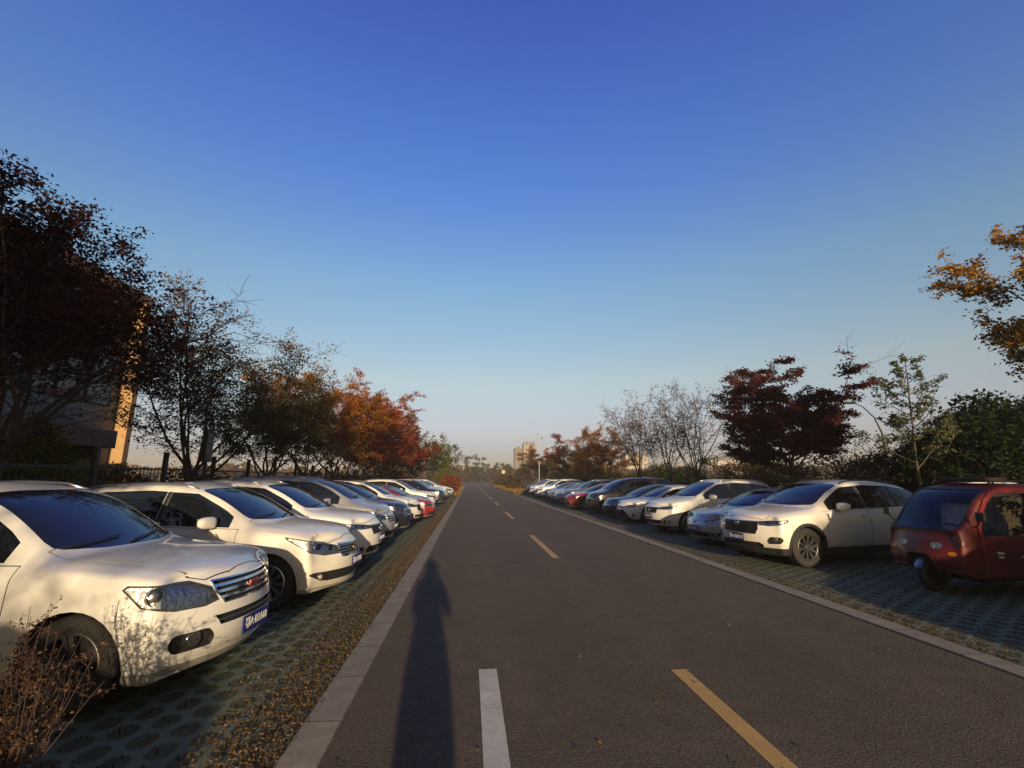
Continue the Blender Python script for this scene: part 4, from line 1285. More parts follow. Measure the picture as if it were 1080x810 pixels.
def paver_mat(name, litter):
    """concrete grass pavers: rounded openings in offset rows, filled with soil and dry grass"""
    m, nt, b = new_mat(name); v = tex_obj(nt)
    sx = nt.nodes.new('ShaderNodeSeparateXYZ'); nt.links.new(v, sx.inputs[0])
    wob = mathn(nt, 'MULTIPLY', mathn(nt, 'SUBTRACT', noise(nt, v, 5, 3), .5), .05)
    X = mathn(nt, 'ADD', mathn(nt, 'MULTIPLY', sx.outputs['X'], 1 / .20), wob)
    row = mathn(nt, 'FLOOR', X)
    par = mathn(nt, 'MULTIPLY', mathn(nt, 'MODULO', mathn(nt, 'ADD', row, 1000.0), 2.0), .5)
    Y = mathn(nt, 'ADD', mathn(nt, 'MULTIPLY', sx.outputs['Y'], 1 / .26), par)
    fx = mathn(nt, 'ABSOLUTE', mathn(nt, 'SUBTRACT', mathn(nt, 'FRACT', X), .5))
    fy = mathn(nt, 'ABSOLUTE', mathn(nt, 'SUBTRACT', mathn(nt, 'FRACT', mathn(nt, 'ADD', Y, wob)), .5))
    dd = mathn(nt, 'ADD', mathn(nt, 'POWER', mathn(nt, 'MULTIPLY', fx, 2.55), 2.6), mathn(nt, 'POWER', mathn(nt, 'MULTIPLY', fy, 2.75), 2.6))
    dd = mathn(nt, 'ADD', dd, mathn(nt, 'MULTIPLY', mathn(nt, 'SUBTRACT', noise(nt, v, 22, 5), .5), 1.1))
    web = rng_(nt, dd, .65, 1.15)
    n1 = noise(nt, v, 2.2, 6); n2 = noise(nt, v, 45, 5, .7)
    con = mixc(nt, rng_(nt, n1, .3, .7), (.10, .145, .115), (.155, .20, .16))
    con = mixc(nt, rng_(nt, n2, .4, .75, 0, .6), con, (.05, .055, .044))
    soil = mixc(nt, rng_(nt, n2, .35, .65), (.042, .052, .034), (.085, .088, .056))
    c = mixc(nt, web, soil, con)
    lt = noise(nt, v, 24, 6, .75)
    k = mathn(nt, 'MULTIPLY', rng_(nt, lt, .45, .6), litter(nt, sx, n1), True)
    c = mixc(nt, k, c, mixc(nt, rng_(nt, noise(nt, v, 60, 3), .3, .7), (.12, .075, .033), (.25, .16, .07)))
    nt.links.new(c, b.inputs['Base Color']); b.inputs['Roughness'].default_value = .9; b.inputs['Specular IOR Level'].default_value = .2
    h = mathn(nt, 'ADD', web, mathn(nt, 'MULTIPLY', n2, .35))
    bumpn(nt, b, h, .9, .02)
    return m
def lit_left(nt, sx, n1):
    a = rng_(nt, sx.outputs['X'], -2.1, -1.45)
    return mathn(nt, 'MULTIPLY', mathn(nt, 'ADD', a, .08, True), rng_(nt, n1, .25, .5, .6, 1.1))
def lit_right(nt, sx, n1):
    a = rng_(nt, sx.outputs['X'], 6.0, 5.1)
    return mathn(nt, 'MULTIPLY', mathn(nt, 'ADD', mathn(nt, 'MULTIPLY', a, .8), .06, True), rng_(nt, n1, .25, .5, .6, 1.1))
M['paver_left'] = paver_mat('grass_pavers_left', lit_left)
M['paver_right'] = paver_mat('grass_pavers_right', lit_right)

m, nt, b = new_mat('earth_and_dry_grass'); v = tex_obj(nt)
c = mixc(nt, rng_(nt, noise(nt, v, .25, 6), .35, .65), (.06, .055, .025), (.13, .10, .05))
c = mixc(nt, rng_(nt, noise(nt, v, 9, 8, .75), .4, .65, 0, .7), c, (.035, .035, .016))
nt.links.new(c, b.inputs['Base Color']); b.inputs['Roughness'].default_value = 1; bumpn(nt, b, noise(nt, v, 25, 8), .8, .05); M['earth'] = m

def sheet(name, x0, x1, y0, y1, z, mat, nx=1, ny=1):
    bm = bmesh.new()
    vs = [[bm.verts.new((x0 + (x1 - x0) * i / nx, y0 + (y1 - y0) * j / ny, z)) for i in range(nx + 1)] for j in range(ny + 1)]
    for j in range(ny):
        for i in range(nx): bm.faces.new((vs[j][i], vs[j][i + 1], vs[j + 1][i + 1], vs[j + 1][i]))
    o = from_bm(name, bm, mat); o['kind'] = 'structure'; return o
sheet('ground', -700, 700, -200, 1000, -.012, M['earth'], 12, 12)
sheet('road', -.87, 4.76, -60, 230, 0.0, M['asphalt'])
sheet('parking_bay', -7.1, -1.11, -40, 62, .0, M['paver_left'])
sheet('parking_bay', 5.02, 11.2, -40, 64, .0, M['paver_right'])
def kerb(x0, x1, y0, y1):
    bm = bmesh.new(); add_box(bm, ((x0 + x1) / 2, (y0 + y1) / 2, -.03), (x1 - x0, y1 - y0, .10), None, .008)
    o = from_bm('kerb', bm, M['kerb']); o['kind'] = 'structure'
kerb(-1.115, -.868, -60, 62); kerb(4.758, 5.025, -60, 120)

def mark_mat(name, c0, wear):
    m, nt, b = new_mat(name); v = tex_obj(nt)
    n = noise(nt, v, 18, 8, .8); n2 = noise(nt, v, 120, 3, .8)
    cr = nt.nodes.new('ShaderNodeTexVoronoi'); cr.feature = 'DISTANCE_TO_EDGE'; cr.inputs['Scale'].default_value = 4.5; nt.links.new(v, cr.inputs['Vector'])
    k = mathn(nt, 'MAXIMUM', rng_(nt, n, .56, .72, 0, wear), mathn(nt, 'MULTIPLY', rng_(nt, cr.outputs['Distance'], .012, .0), .7))
    k = mathn(nt, 'MAXIMUM', k, rng_(nt, n2, .6, .75, 0, .55))
    c = mixc(nt, k, mixc(nt, rng_(nt, noise(nt, v, 3, 4), .3, .7), c0, tuple(x * .75 for x in c0)), (.12, .105, .09))
    nt.links.new(c, b.inputs['Base Color']); b.inputs['Roughness'].default_value = .75; bumpn(nt, b, n2, .3, .004); return m
M['line_white'] = mark_mat('road_paint_white', (.60, .56, .50), .6)
M['line_yellow'] = mark_mat('road_paint_yellow', (.58, .35, .10), .55)
y = .3
for k in range(12):
    sheet('road_marking', 1.83, 1.97, y + 10.15 * k, y + 4.15 + 10.15 * k, .004, M['line_yellow'])
sheet('road_marking', .115, .275, .6, 4.61, .004, M['line_white'])

# ------------------------------------------------------------------ parked cars
WHITE = paint('white', (.72, .71, .68)); WHITE2 = paint('pearl_white', (.72, .69, .63)); SILVER = paint('silver', (.46, .46, .46), .32, .55)
GREY = paint('grey', (.16, .16, .165), .3, .5); NAVY = paint('navy', (.012, .018, .045), .28, .2); BLACK = paint('black', (.010, .010, .011), .25)
RED = paint('red', (.30, .010, .010), .28); CHAMP = paint('champagne', (.38, .34, .29), .3, .5); DARKRED = paint('dark_red', (.26, .012, .014), .28)

def park(side, x_nose, y_mid, turn=0.0):
    """left rows point their noses at +X, right rows at -X; turn swings the nose toward the camera"""
    return ((x_nose, y_mid, 0), R(-turn) if side < 0 else R(180 + turn))
PROTO = {}
def car(design, col_, side, xn, ym, turn, label, group, kind='parked_car', hi=True, cat='car', **kw):
    loc, rz = park(side, xn, ym, turn)
    key = (id(design), col_.name, hi, kw.get('plate'), kw.get('pcol'))
    if key in PROTO:
        c = copy_tree(PROTO[key])
    else:
        c = build_car(design, col_, kind, hi, **kw); PROTO[key] = c
    c.location = loc; c.rotation_euler = (0, 0, rz)
    tag(c, label, cat, group)
    return c
GL, GR = 'cars parked along the left kerb', 'cars parked along the right kerb'
# left row, front to back
car(SUV_A, WHITE, -1, -1.90, 4.78, 4, 'dusty white crossover nearest on the left, chrome barred grille and blue plate', GL, plate='鄂A·B3168', badge=(0, .75, 'red'))
car(SUV_B, WHITE2, -1, -1.62, 7.45, 5, 'white crossover with big clear lamps, between the nearest white car and another white crossover', GL, badge=(0, .695, 'gold'), plate='鄂A·7K265')
car(SUV_C, WHITE, -1, -1.72, 10.0, 4, 'white crossover with slim lamps parked beside the silver van', GL, plate='鄂A·0M913', badge=(0, .71, 'chrome'))
car(VAN, SILVER, -1, -1.85, 12.7, 3, 'tall silver van with roof rails behind two white crossovers', GL, plate='鄂A·5T820', badge=(0, .69, 'chrome'))
car(variant(SUV_B, dark=1), NAVY, -1, -1.75, 15.3, 4, 'dark navy crossover parked after the silver van', GL, badge=(0, .69, 'chrome'))
car(SMALL_SUV, WHITE, -1, -1.70, 18.0, 3, 'white compact crossover between the navy car and the red car', GL)
car(SEDAN_A, RED, -1, -1.35, 20.7, 2, 'bright red saloon whose nose sticks out of the left row', GL)
F = dict(hi=False)
car(SEDAN_B, GREY, -1, -1.7, 23.4, 2, 'grey saloon just beyond the red car in the left row', GL, **F)
car(SUV_C, WHITE, -1, -1.75, 26.1, 3, 'white crossover second beyond the red car in the left row', GL, **F)
car(SEDAN_B, WHITE, -1, -1.75, 28.8, 3, 'white saloon third beyond the red car in the left row', GL, **F)
car(SUV_B, BLACK, -1, -1.45, 31.6, 2, 'black crossover among white cars far down the left row', GL, **F)
car(SMALL_SUV, WHITE, -1, -1.6, 34.4, 3, 'white compact crossover just beyond the black crossover on the left', GL, **F)
car(SUV_C, WHITE, -1, -1.6, 37.2, 3, 'white crossover second beyond the black crossover on the left', GL, **F)
car(SEDAN_A, SILVER, -1, -1.6, 40.0, 2, 'silver saloon near the far end of the left row', GL, **F)
car(SUV_B, WHITE, -1, -1.55, 43.2, 3, 'white crossover next to last in the left row', GL, **F)
car(SEDAN_B, WHITE, -1, -1.4, 46.6, 2, 'white saloon at the far end of the left row, by the red bush', GL, **F)
# right row
car(SUV_D, WHITE2, 1, 5.52, 9.62, 10, 'white crossover with black wheel arch trim beside the red three-wheeler', GR, plate='鄂A·R6K18', badge=(0, .80, 'satin'))
car(SEDAN_A, SILVER, 1, 5.85, 12.25, 7, 'silver saloon parked between two white crossovers', GR, badge=(0, .57, 'chrome'), plate='鄂A·D9206')
car(SUV_C, WHITE, 1, 5.75, 15.05, 7, 'white crossover with slim lamps between the silver saloon and the white saloon', GR, badge=(0, .71, 'chrome'), plate='鄂A·62X37')
car(SEDAN_B, WHITE, 1, 5.85, 18.6, 8, 'white saloon with a wide dark lower grille on the right', GR, badge=(0, .595, 'chrome'))
car(SEDAN_A, NAVY, 1, 5.95, 20.9, 6, 'navy saloon between the white saloon and the tall black crossover', GR, **F)
car(variant(VAN, rails=None), BLACK, 1, 5.80, 23.4, 6, 'tall black van on the right beside a red car', GR, **F)
car(SEDAN_B, DARKRED, 1, 5.35, 26.7, 6, 'dark red saloon in the right row', GR, **F)
car(SUV_B, GREY, 1, 5.75, 29.7, 5, 'grey crossover just beyond the dark red saloon', GR, **F)
car(SEDAN_A, SILVER, 1, 5.75, 32.5, 5, 'silver saloon second beyond the dark red saloon', GR, **F)
car(SEDAN_B, SILVER, 1, 5.75, 35.2, 5, 'silver saloon with a dark lower grille, third beyond the dark red saloon', GR, **F)
car(SEDAN_A, GREY, 1, 5.7, 37.9, 5, 'grey saloon far along the right row', GR, **F)
car(SUV_C, WHITE, 1, 5.7, 40.7, 5, 'white crossover with roof rails far along the right row', GR, **F)
car(SEDAN_B, WHITE, 1, 5.75, 43.6, 5, 'white saloon beyond the white crossover far on the right', GR, **F)
car(SMALL_SUV, WHITE, 1, 5.8, 46.5, 5, 'white compact crossover near the far end of the right row', GR, **F)
car(SUV_B, BLACK, 1, 6.0, 50.5, 4, 'black crossover at the far end of the right row', GR, **F)
# roofs of a second row behind the right-hand cars
G2 = 'cars in a second row behind the right-hand row'
car(SUV_C, WHITE, 1, 13.2, 13.9, 0, 'white car behind the right row, only its roof showing', G2, **F)
car(SEDAN_B, DARKRED, 1, 13.4, 19.4, 0, 'red car in the second row on the right, only its roof showing', G2, **F)
car(SUV_B, WHITE, 1, 13.2, 27.0, 0, 'white car in the second row, roof showing beyond the black van', G2, **F)
car(SUV_C, SILVER, 1, 5.75, .9, 3, 'unseen silver crossover added behind the viewpoint to shade the right-hand bays', GR, **F)  # added out of view for the shadow it throws on the bays
car(VAN, SILVER, -1, -1.0, -2.6, 0, 'unseen silver van added behind the viewpoint to shade the left-hand bays', GL, **F)  # added blocker behind the camera, shades the bays and the nearest wheel
car(VAN, GREY, 1, 6.95, 3.6, 0, 'unseen grey van added outside the right edge to shade the red three-wheeler', GR, **F)  # added out of frame to keep the sun off the three-wheeler
tk = build_trike('three_wheeler'); tk.location = (6.92, 6.98, 0); tk.rotation_euler = (0, 0, R(180 + 4))
tag(tk, 'dark red enclosed three-wheeler with roof rack, parked on the right', 'three-wheeler')
HAZE = .0009
# ------------------------------------------------------------------ trees in rows
TLG, TRG = 'street trees behind the left-hand cars', 'trees behind the right-hand cars'
TX = -7.75
def tleft(y, h, leaf, n, size, label, seed, **k):
    a = dict(trunk_h=1.75, spread=3.5, n_main=8, up=1.25, r0=.10, layered=.35, order2=8, order3=7, jit=.09, zflat=.6, tone_top=.9)
    a.update(k)
    make_tree('street_tree', (TX + k.get('dx', 0), y, 0), h, a['trunk_h'], a['spread'], LM[leaf], n, size, label, group=TLG, seed=seed,
              **{q: v for q, v in a.items() if q not in ('trunk_h', 'spread', 'dx')})
def crown_only(zmin, rmax, soft=.35):
    return lambda C, g: (C[:, 2] > zmin + g.normal(size=len(C)) * soft) & (np.hypot(C[:, 0], C[:, 1]) < rmax + g.normal(size=len(C)) * soft)
tleft(8.4, 6.7, 'maroon', 105000, .075, 'big dark maroon tree filling the left edge above the nearest white crossover', 25, spread=2.9, n_main=13, order2=12, order3=9, dx=-.2, jit=.10, trunk_h=2.0, tone_top=.2, prune=crown_only(3.8, 2.8))
tleft(14.0, 6.7, 'darkolive', 29000, .075, 'dark olive tree with reddish top, right of the big maroon tree', 12, spread=3.4, n_main=10, order2=10, order3=8, jit=.10, up=.95, tone_top=1.3, prune=crown_only(2.7, 3.1))
tleft(18.7, 6.0, 'darkolive', 28000, .08, 'brownish green tree with orange top, next after the olive tree', 13, tone_top=2.0, spread=3.2, order2=10, order3=8, jit=.10, up=.95, prune=crown_only(2.4, 3.2))
tleft(23.4, 6.6, 'orange', 34000, .09, 'tree with orange upper leaves left of the red trees', 14, tone_top=1.2)
tleft(28.1, 7.1, 'red', 32000, .10, 'rusty red tree first beyond the orange tree on the left', 15, tone_top=1.2)
tleft(32.8, 7.4, 'red', 28000, .11, 'red tree second beyond the orange tree on the left', 16, tone_top=1.2)
tleft(37.5, 7.6, 'red', 24000, .12, 'red tree third beyond the orange tree on the left', 17, tone_top=1.2)
tleft(42.4, 7.8, 'red', 21000, .13, 'red tree fourth beyond the orange tree on the left', 18, tone_top=1.2)
tleft(47.4, 8.0, 'red', 19000, .14, 'red tree last of the red ones in the left row', 19, tone_top=1.2)
tleft(53, 8.8, 'darkred', 17000, .15, 'dark red tree just before the green trees at the row end', 20, tone_top=1.0)
tleft(60, 8.8, 'olive', 15000, .16, 'olive tree at the end of the left row behind the red trees', 21, dx=1.0)
tleft(70, 8.6, 'yellowgreen', 9000, .17, 'yellow green tree at the far end of the left row', 22, dx=2.2)
tleft(84, 9.0, 'green', 8000, .2, 'farthest green tree on the left where the road vanishes', 23, dx=3.2)
make_tree('street_tree', (-2.6, -9.5, 0), 4.4, 1.7, 1.8, LM['brown'], 1200, .10, 'small thin tree behind the viewpoint that dapples the nearest white crossover', group=TLG, seed=91, n_main=7, order2=6, order3=5, r0=.06)
# the row goes on behind the viewpoint: these shade the near end of the row
for k, (yy, hh) in enumerate(((.2, 8.6), (-4.6, 9.2), (-9.6, 9.6), (-15.2, 9.8))):
    tleft(yy, hh, 'maroon', 30000, .15, 'maroon tree of the left row standing behind the viewpoint', 40 + k, spread=4.3)

def tright(x, y, h, leaf, n, size, label, seed, name='tree', **k):
    a = dict(trunk_h=1.8, spread=2.8, n_main=7, up=1.0, r0=.10, layered=.3, jit=.14, zflat=.6, tone_top=.5)
    a.update(k)
    make_tree(name, (x, y, 0), h, a['trunk_h'], a['spread'], LM[leaf], n, size, label, group=TRG, seed=seed, **{q: v for q, v in a.items() if q not in ('trunk_h', 'spread')})
tright(12.6, 17.6, 7.0, 'plum', 60000, .11, 'dark maroon tree with flat spreading boughs above the white crossover', 87, spread=2.9, layered=.9, n_main=14, up=.6, zflat=.4, trunk_h=2.3, jit=.10, prune=lambda C, g: ((C[:, 0] / 3.1) ** 2 + (C[:, 1] / 3.1) ** 2 + ((C[:, 2] - 4.6) / 2.6) ** 2) < 1.05 + g.normal(size=len(C)) * .08, order2=9, order3=8, tone_top=.3)
BR = dict(up=2.2, layered=0, order2=10, order3=8, n_main=9, r0=.085, jit=.05)
tright(13.0, 26, 7.0, 'brown', 4500, .085, 'almost bare tree with fine upright twigs left of the dark maroon tree', 52, spread=2.4, tone_top=0, **BR)
tright(12.8, 29.6, 6.8, 'pinkbrown', 4500, .085, 'bare twiggy tree behind the silver saloon, left of the other bare one', 53, spread=2.2, tone_top=0, **BR)
tright(13.0, 35.3, 7.6, 'pinkbrown', 5000, .10, 'sparse pinkish tree between the bare trees and the orange trees', 54, spread=2.5, tone_top=.3, **BR)
tright(13.0, 44, 7.2, 'orange', 15000, .12, 'orange and green tree left of the sparse pinkish tree', 55, order2=7, spread=3.0)
tright(13.2, 51, 7.3, 'orange', 14000, .13, 'rusty orange tree right of the small maroon tree', 56, spread=3.2, order2=7)
tright(13.2, 61, 7.6, 'darkred', 14000, .15, 'small looking maroon tree far along the right row', 57, spread=3.4, order2=7)
tright(13.5, 88, 8.0, 'orange', 12000, .19, 'distant orange tree below the tower block', 58, spread=4.4)
tright(12.2, 76, 5.6, 'olive', 8000, .17, 'low olive tree left of the small maroon tree', 59, spread=3.6)
tright(12.9, 7.2, 7.9, 'gold', 80000, .085, 'golden orange leaved tree reaching in at the top right corner', 60, spread=2.2, n_main=11, trunk_h=2.6, up=1.3, tone_top=.7, layered=.2, order2=9, order3=8, jit=.08, prune=crown_only(4.0, 3.2))
tright(15.4, 15.0, 5.9, 'palegreen', 4200, .10, 'slim sparse tree with tiered short boughs, pale green, right of the maroon tree', 61, name='ginkgo_tree', leader=True, n_main=20, spread=1.6, up=.55, r0=.055, trunk_h=1.9, layered=.1, jit=.06, order2=6, order3=2, tone_top=-.4)
tright(20.5, 19.5, 4.6, 'brown', 500, .09, 'small bare tree beside the slim tiered tree', 62, spread=1.6, **BR)
tright(17.6, 19.5, 3.3, 'brown', 2200, .11, 'low reddish brown tree behind the white crossover roof', 63, spread=2.2, trunk_h=.7, tone_top=.3)
# trees behind the viewpoint that throw shade over the three-wheeler and the bays
for k, (xx, yy, hh) in enumerate(((12.4, -1.5, 5.6), (12.2, -5.6, 7.4), (12.6, -10.5, 7.4), (12.4, -17, 7.6))):
    tright(xx, yy, hh, 'olive', 16000, .15, 'olive tree of the right row standing behind the viewpoint', 70 + k, spread=3.2, trunk_h=1.4, up=.8)

# ------------------------------------------------------------------ bushes and background greenery
BG, BL = 'bushes behind the right-hand cars', 'shrubs along the left-hand fence'
g = np.random.default_rng(5)
make_bush('conical_shrub', (-9.3, 10.9, 0), 1.3, 1.3, 3.1, LM['yellowgreen'], 6500, .10, 'tall yellow green cone shaped shrub below the big maroon tree', 'shrub', BL, 3, cone=True)
make_bush('shrub', (-9.6, 13.6, 0), 1.1, 1.2, 2.1, LM['brown'], 2200, .10, 'brownish shrub beside the tall yellow green one', 'shrub', BL, 4)
names = ['olive', 'brown', 'evergreen', 'olive', 'brown', 'green']
words = {'olive': 'dull olive', 'brown': 'dry brown', 'evergreen': 'dark evergreen', 'green': 'mid green', 'yellowgreen': 'yellow green', 'orange': 'rusty orange'}
for k, y in enumerate(np.arange(16.5, 62, 3.2)):
    nm = names[k % 6]
    make_bush('shrub', (-9.2 + g.uniform(-.5, .5), y, 0), 1.5, 1.9, g.uniform(1.6, 2.3), LM[nm], 2200, .13, words[nm] + ' shrub in the line behind the left fence', 'shrub', BL, 100 + k)
for k in range(34):
    t = k / 33
    x = 17 + g.uniform(-1.5, 2.5) + (1 - t) * 3; y = 9 + t * 78 + g.uniform(-1, 1)
    nm = ['olive', 'evergreen', 'brown', 'olive', 'evergreen', 'green', 'evergreen', 'olive'][k % 8]
    make_bush('bush', (x, y, 0), g.uniform(1.6, 2.5), g.uniform(1.8, 2.6), g.uniform(2.7, 4.0), LM[nm], 3600, .14, words[nm] + ' bush in the dense line behind the right cars', 'bush', BG, 200 + k)
for k in range(9):  # added bush row out of view, darkens reflections in the three-wheeler's side window
    make_bush('bush', (15.5 + g.uniform(-1, 1.5), -15 + k * 2.5, 0), 1.9, 2.0, g.uniform(3.0, 4.0), LM[['olive', 'evergreen', 'brown'][k % 3]], 2200, .17, ['olive', 'evergreen', 'brown'][k % 3] + ' bush added unseen behind the viewpoint to darken window reflections', 'bush', BG, 600 + k)
EG = 'dark evergreen trees at the right edge'
for k, (x, y, h, r) in enumerate(((17.9, 14.9, 4.9, 1.6), (19.6, 14.2, 4.8, 1.9), (16.9, 15.9, 3.4, 1.2), (21.5, 16.5, 5.2, 2.2))):
    make_bush('evergreen_tree', (x, y, 0), r, r, h, LM['evergreen'], 12000, .15,
              ('tall round dark evergreen right of the small bare tree', 'dark evergreen at the very right edge above the three-wheeler', 'lowest of the dark evergreens, next to the small bare tree', 'dark evergreen behind the other evergreens at the right')[k], 'tree', EG, 300 + k, stems=14)
# far end of the road
make_bush('red_bush', (-2.1, 54, 0), 1.1, 1.8, 2.3, LM['red'], 4500, .12, 'rust red bush at the far end of the left car row', 'bush', None, 401)
make_bush('reed_clump', (-3.2, 63, 0), 1.5, 2.0, 3.2, LM['yellowgreen'], 3000, .16, 'yellow green clump behind the rust red bush', 'bush', None, 402)
FG = 'trees closing the far end of the road'
for k, (x, y, h, r) in enumerate(((3.0, 190, 12.5, 6), (13, 200, 9, 6), (-6, 175, 7, 5), (-15, 190, 9, 7), (22, 170, 8, 6), (30, 150, 8, 6), (9, 230, 8, 7), (-26, 160, 9, 6))):
    make_bush('far_tree', (x, y, 0), r, r, h, LM[('evergreen', 'olive', 'brown', 'olive')[k % 4]], 3500, .5,
              ('tallest dark tree standing at the end of the road' if k == 0 else ('dark', 'olive', 'brown', 'olive')[k % 4] + ' tree in the clump that closes the road end'), 'tree', FG, 410 + k, stems=12)
for k, (x, y, h, r, nm) in enumerate(((6.6, 68, 1.2, 1.2, 'brown'), (7.2, 80, 1.7, 1.6, 'olive'), (6.8, 97, 2.0, 2.0, 'brown'), (8.2, 112, 3.0, 2.4, 'olive'), (10.5, 99, 4.0, 2.6, 'orange'), (9.5, 126, 4.5, 3.0, 'brown'))):
    make_bush('roadside_bush', (x, y, 0), r, r, h, LM[nm], 2400, .2, words[nm] + ' low bush on the right verge toward the road end', 'bush', 'low bushes on the far right verge', 430 + k)
# distant woodland band, reads as one mass
V = []; T = []
for k in range(420):
    a = g.uniform(-1.35, 1.35); d = g.uniform(230, 330); x, y = math.sin(a) * d, math.cos(a) * d
    hh = g.uniform(4, 9)
    n = 60
    u = g.normal(size=(n, 3)); u /= np.linalg.norm(u, axis=1)[:, None]
    V.append(np.array([x, y, hh * .5]) + u * np.array([5, 5, hh * .5]) * g.uniform(.6, 1, (n, 1))); T.append(np.full(n, g.uniform(.2, .8)))
V = np.concatenate(V); T = np.concatenate(T)
VV, FF = leaves_np(V, 2.4, g, aspect=.9)
o = np_mesh('distant_woodland', VV, FF, LM['brown'], None, tone=np.clip(T + g.normal(size=len(T)) * .15, 0, 1))
tag(o, None, None, None, 'stuff')

# ------------------------------------------------------------------ fence on the left
M['fence'] = principled('dark_green_fence_metal', (.012, .014, .013), .6)
fe = empty('metal_fence', (-7.3, 8, 0)); tag(fe, 'dark metal fence with square posts behind the left-hand cars', 'fence')
nb = 26; sp = 2.15; y0 = 5.6
for k in range(nb + 1):
    o = box_obj('post', (0, 0, 1.13), (.09, .09, 2.36), M['fence'], fe, .006); o.location = (0, y0 + sp * k - 8, 0)
pm = None
for k in range(nb):
    if pm is None:
        bm = bmesh.new()
        for z in (.15, 1.0, 1.9): add_box(bm, (0, 0, z), (.03, sp - .1, .04))
        for i in range(17): add_box(bm, (.0, -sp / 2 + .1 + i * (sp - .2) / 16, 1.02), (.012, .012, 1.86))
        o = from_bm('panel', bm, M['fence'], fe); pm = o
    else:
        o = pm.copy(); link(o, fe)
    o.location = (.0, y0 + sp * (k + .5) - 8, 0)
pr = empty('notice_post', (-7.0, 13.2, 0)); tag(pr, 'dark upright notice box on a post behind the white crossovers', 'sign post')
box_obj('post', (0, 0, 1.2), (.07, .07, 2.4), M['fence'], pr, .005)
box_obj('box', (0, 0, 2.55), (.12, .36, .86), M['fence'], pr, .02)
box_obj('panel', (.063, 0, 2.55), (.004, .30, .78), principled('notice_panel', (.05, .05, .055), .2), pr, .001)

# ------------------------------------------------------------------ office building on the left
M['brick'] = None
m, nt, b = new_mat('brick_pilaster'); v = tex_obj(nt)
br = nt.nodes.new('ShaderNodeTexBrick'); br.inputs['Scale'].default_value = 4; br.inputs['Color1'].default_value = (.42, .25, .10, 1); br.inputs['Color2'].default_value = (.36, .20, .08, 1); br.inputs['Mortar'].default_value = (.3, .24, .17, 1)
mp = nt.nodes.new('ShaderNodeMapping'); mp.inputs['Rotation'].default_value = (R(90), 0, 0); nt.links.new(v, mp.inputs['Vector']); nt.links.new(mp.outputs[0], br.inputs['Vector'])
nt.links.new(br.outputs['Color'], b.inputs['Base Color']); b.inputs['Roughness'].default_value = .85; M['brick'] = m
M['facade'] = principled('facade_panel', (.10, .11, .125), .5, var=.15, vscale=.8)
M['bglass'] = principled('facade_glass', (.02, .03, .045), .06, spec=.6)
M['canopy'] = principled('canopy_fascia', (.24, .14, .085), .6, var=.12, vscale=2)
M['dark'] = principled('dark_recess', (.02, .02, .022), .8)
BX, BY0, BY1, BH = -17.0, -6.0, 24.4, 10.4
bd = empty('office_building', (BX, 10, 0)); tag(bd, 'dark glazed office building with brick pilasters behind the big maroon tree', 'building')
box_obj('wall', (-8, (BY0 + BY1) / 2 - 10, BH / 2), (16, BY1 - BY0, BH), M['facade'], bd)
box_obj('roof_parapet', (-7.9, (BY0 + BY1) / 2 - 10, BH + .25), (16.6, BY1 - BY0 + .6, .5), M['canopy'], bd, .03)
pils = [24.0, 16.4, 8.8, 1.2]
for yp in pils:
    box_obj('pilaster', (.3, yp - 10, BH / 2 - .02), (.6, .36, BH - .1), M['brick'], bd, .02)
for f in range(2):
    for a, c in zip(pils[1:], pils[:-1]):
        for q in range(4):
            yy = a + .75 + (c - a - 1.5) * (q + .5) / 4
            fr = box_obj('window', (.03, yy - 10, 1.1 + 3.55 * f + 1.6), (.08, (c - a - 1.5) / 4 - .12, 2.5), M['dark'], bd, .01)
            box_obj('pane', (.075, yy - 10, 1.1 + 3.55 * f + 1.6), (.01, (c - a - 1.5) / 4 - .26, 2.36), M['bglass'], fr)
box_obj('canopy', (2.3, 2.4, 3.05), (4.2, 11.0, .62), M['canopy'], bd, .02)
bm = bmesh.new()
for i in range(74): add_box(bm, (4.0, -2.9 + i * .145, 2.12), (.06, .10, .36))
add_box(bm, (3.94, 2.4, 2.12), (.04, 10.9, .40)); from_bm('ribbed_band', bm, principled('ribbed_band', (.36, .24, .16), .6), bd)
box_obj('canopy_recess', (2.2, 2.4, 2.55), (3.3, 10.6, .36), M['dark'], bd)
for yy in (-2.5, 2.4, 7.4): box_obj('canopy_column', (3.6, yy, .97), (.35, .35, 1.94), M['canopy'], bd, .02)

# ------------------------------------------------------------------ far things
M['tower'] = principled('tower_concrete', (.14, .12, .105), .85, var=.1, vscale=.1)
M['tower_win'] = principled('tower_windows', (.07, .07, .075), .4)
tw_ = empty('tower_block', (39, 310, 0)); tw_.scale = (.45, .45, .45); tag(tw_, 'distant unfinished tower block under a crane', 'building')
box_obj('wall', (0, 0, 27), (18, 16, 54), M['tower'], tw_)
box_obj('wall', (-15, 5, 24), (12, 14, 48), M['tower'], tw_)
for k in range(4):
    box_obj('roof_turret', (-7 + k * 4.6, -3, 55.6 + (k % 2) * .8), (2.2, 5, 3.4), M['tower'], tw_)
for xx in (-15,) : box_obj('roof_turret', (xx, 4, 49.4), (4, 6, 3), M['tower'], tw_)
for f in range(16):
    for q in range(4): box_obj('window', (-6.6 + q * 4.4, -8.02, 3.5 + f * 3.2), (2.2, .1, 1.6), M['tower_win'], tw_)
cr = empty('tower_crane', (45, 309, 0)); cr.scale = (.43, .43, .43); tag(cr, 'distant tower crane above the unfinished tower block', 'crane')
yel = principled('crane_paint', (.24, .20, .15), .6)
box_obj('mast', (0, 0, 34), (1.6, 1.6, 68), yel, cr); box_obj('jib', (-14, 0, 67), (40, 1.2, 1.3), yel, cr); box_obj('counterweight', (7, 0, 66), (3, 2, 3), M['tower'], cr)
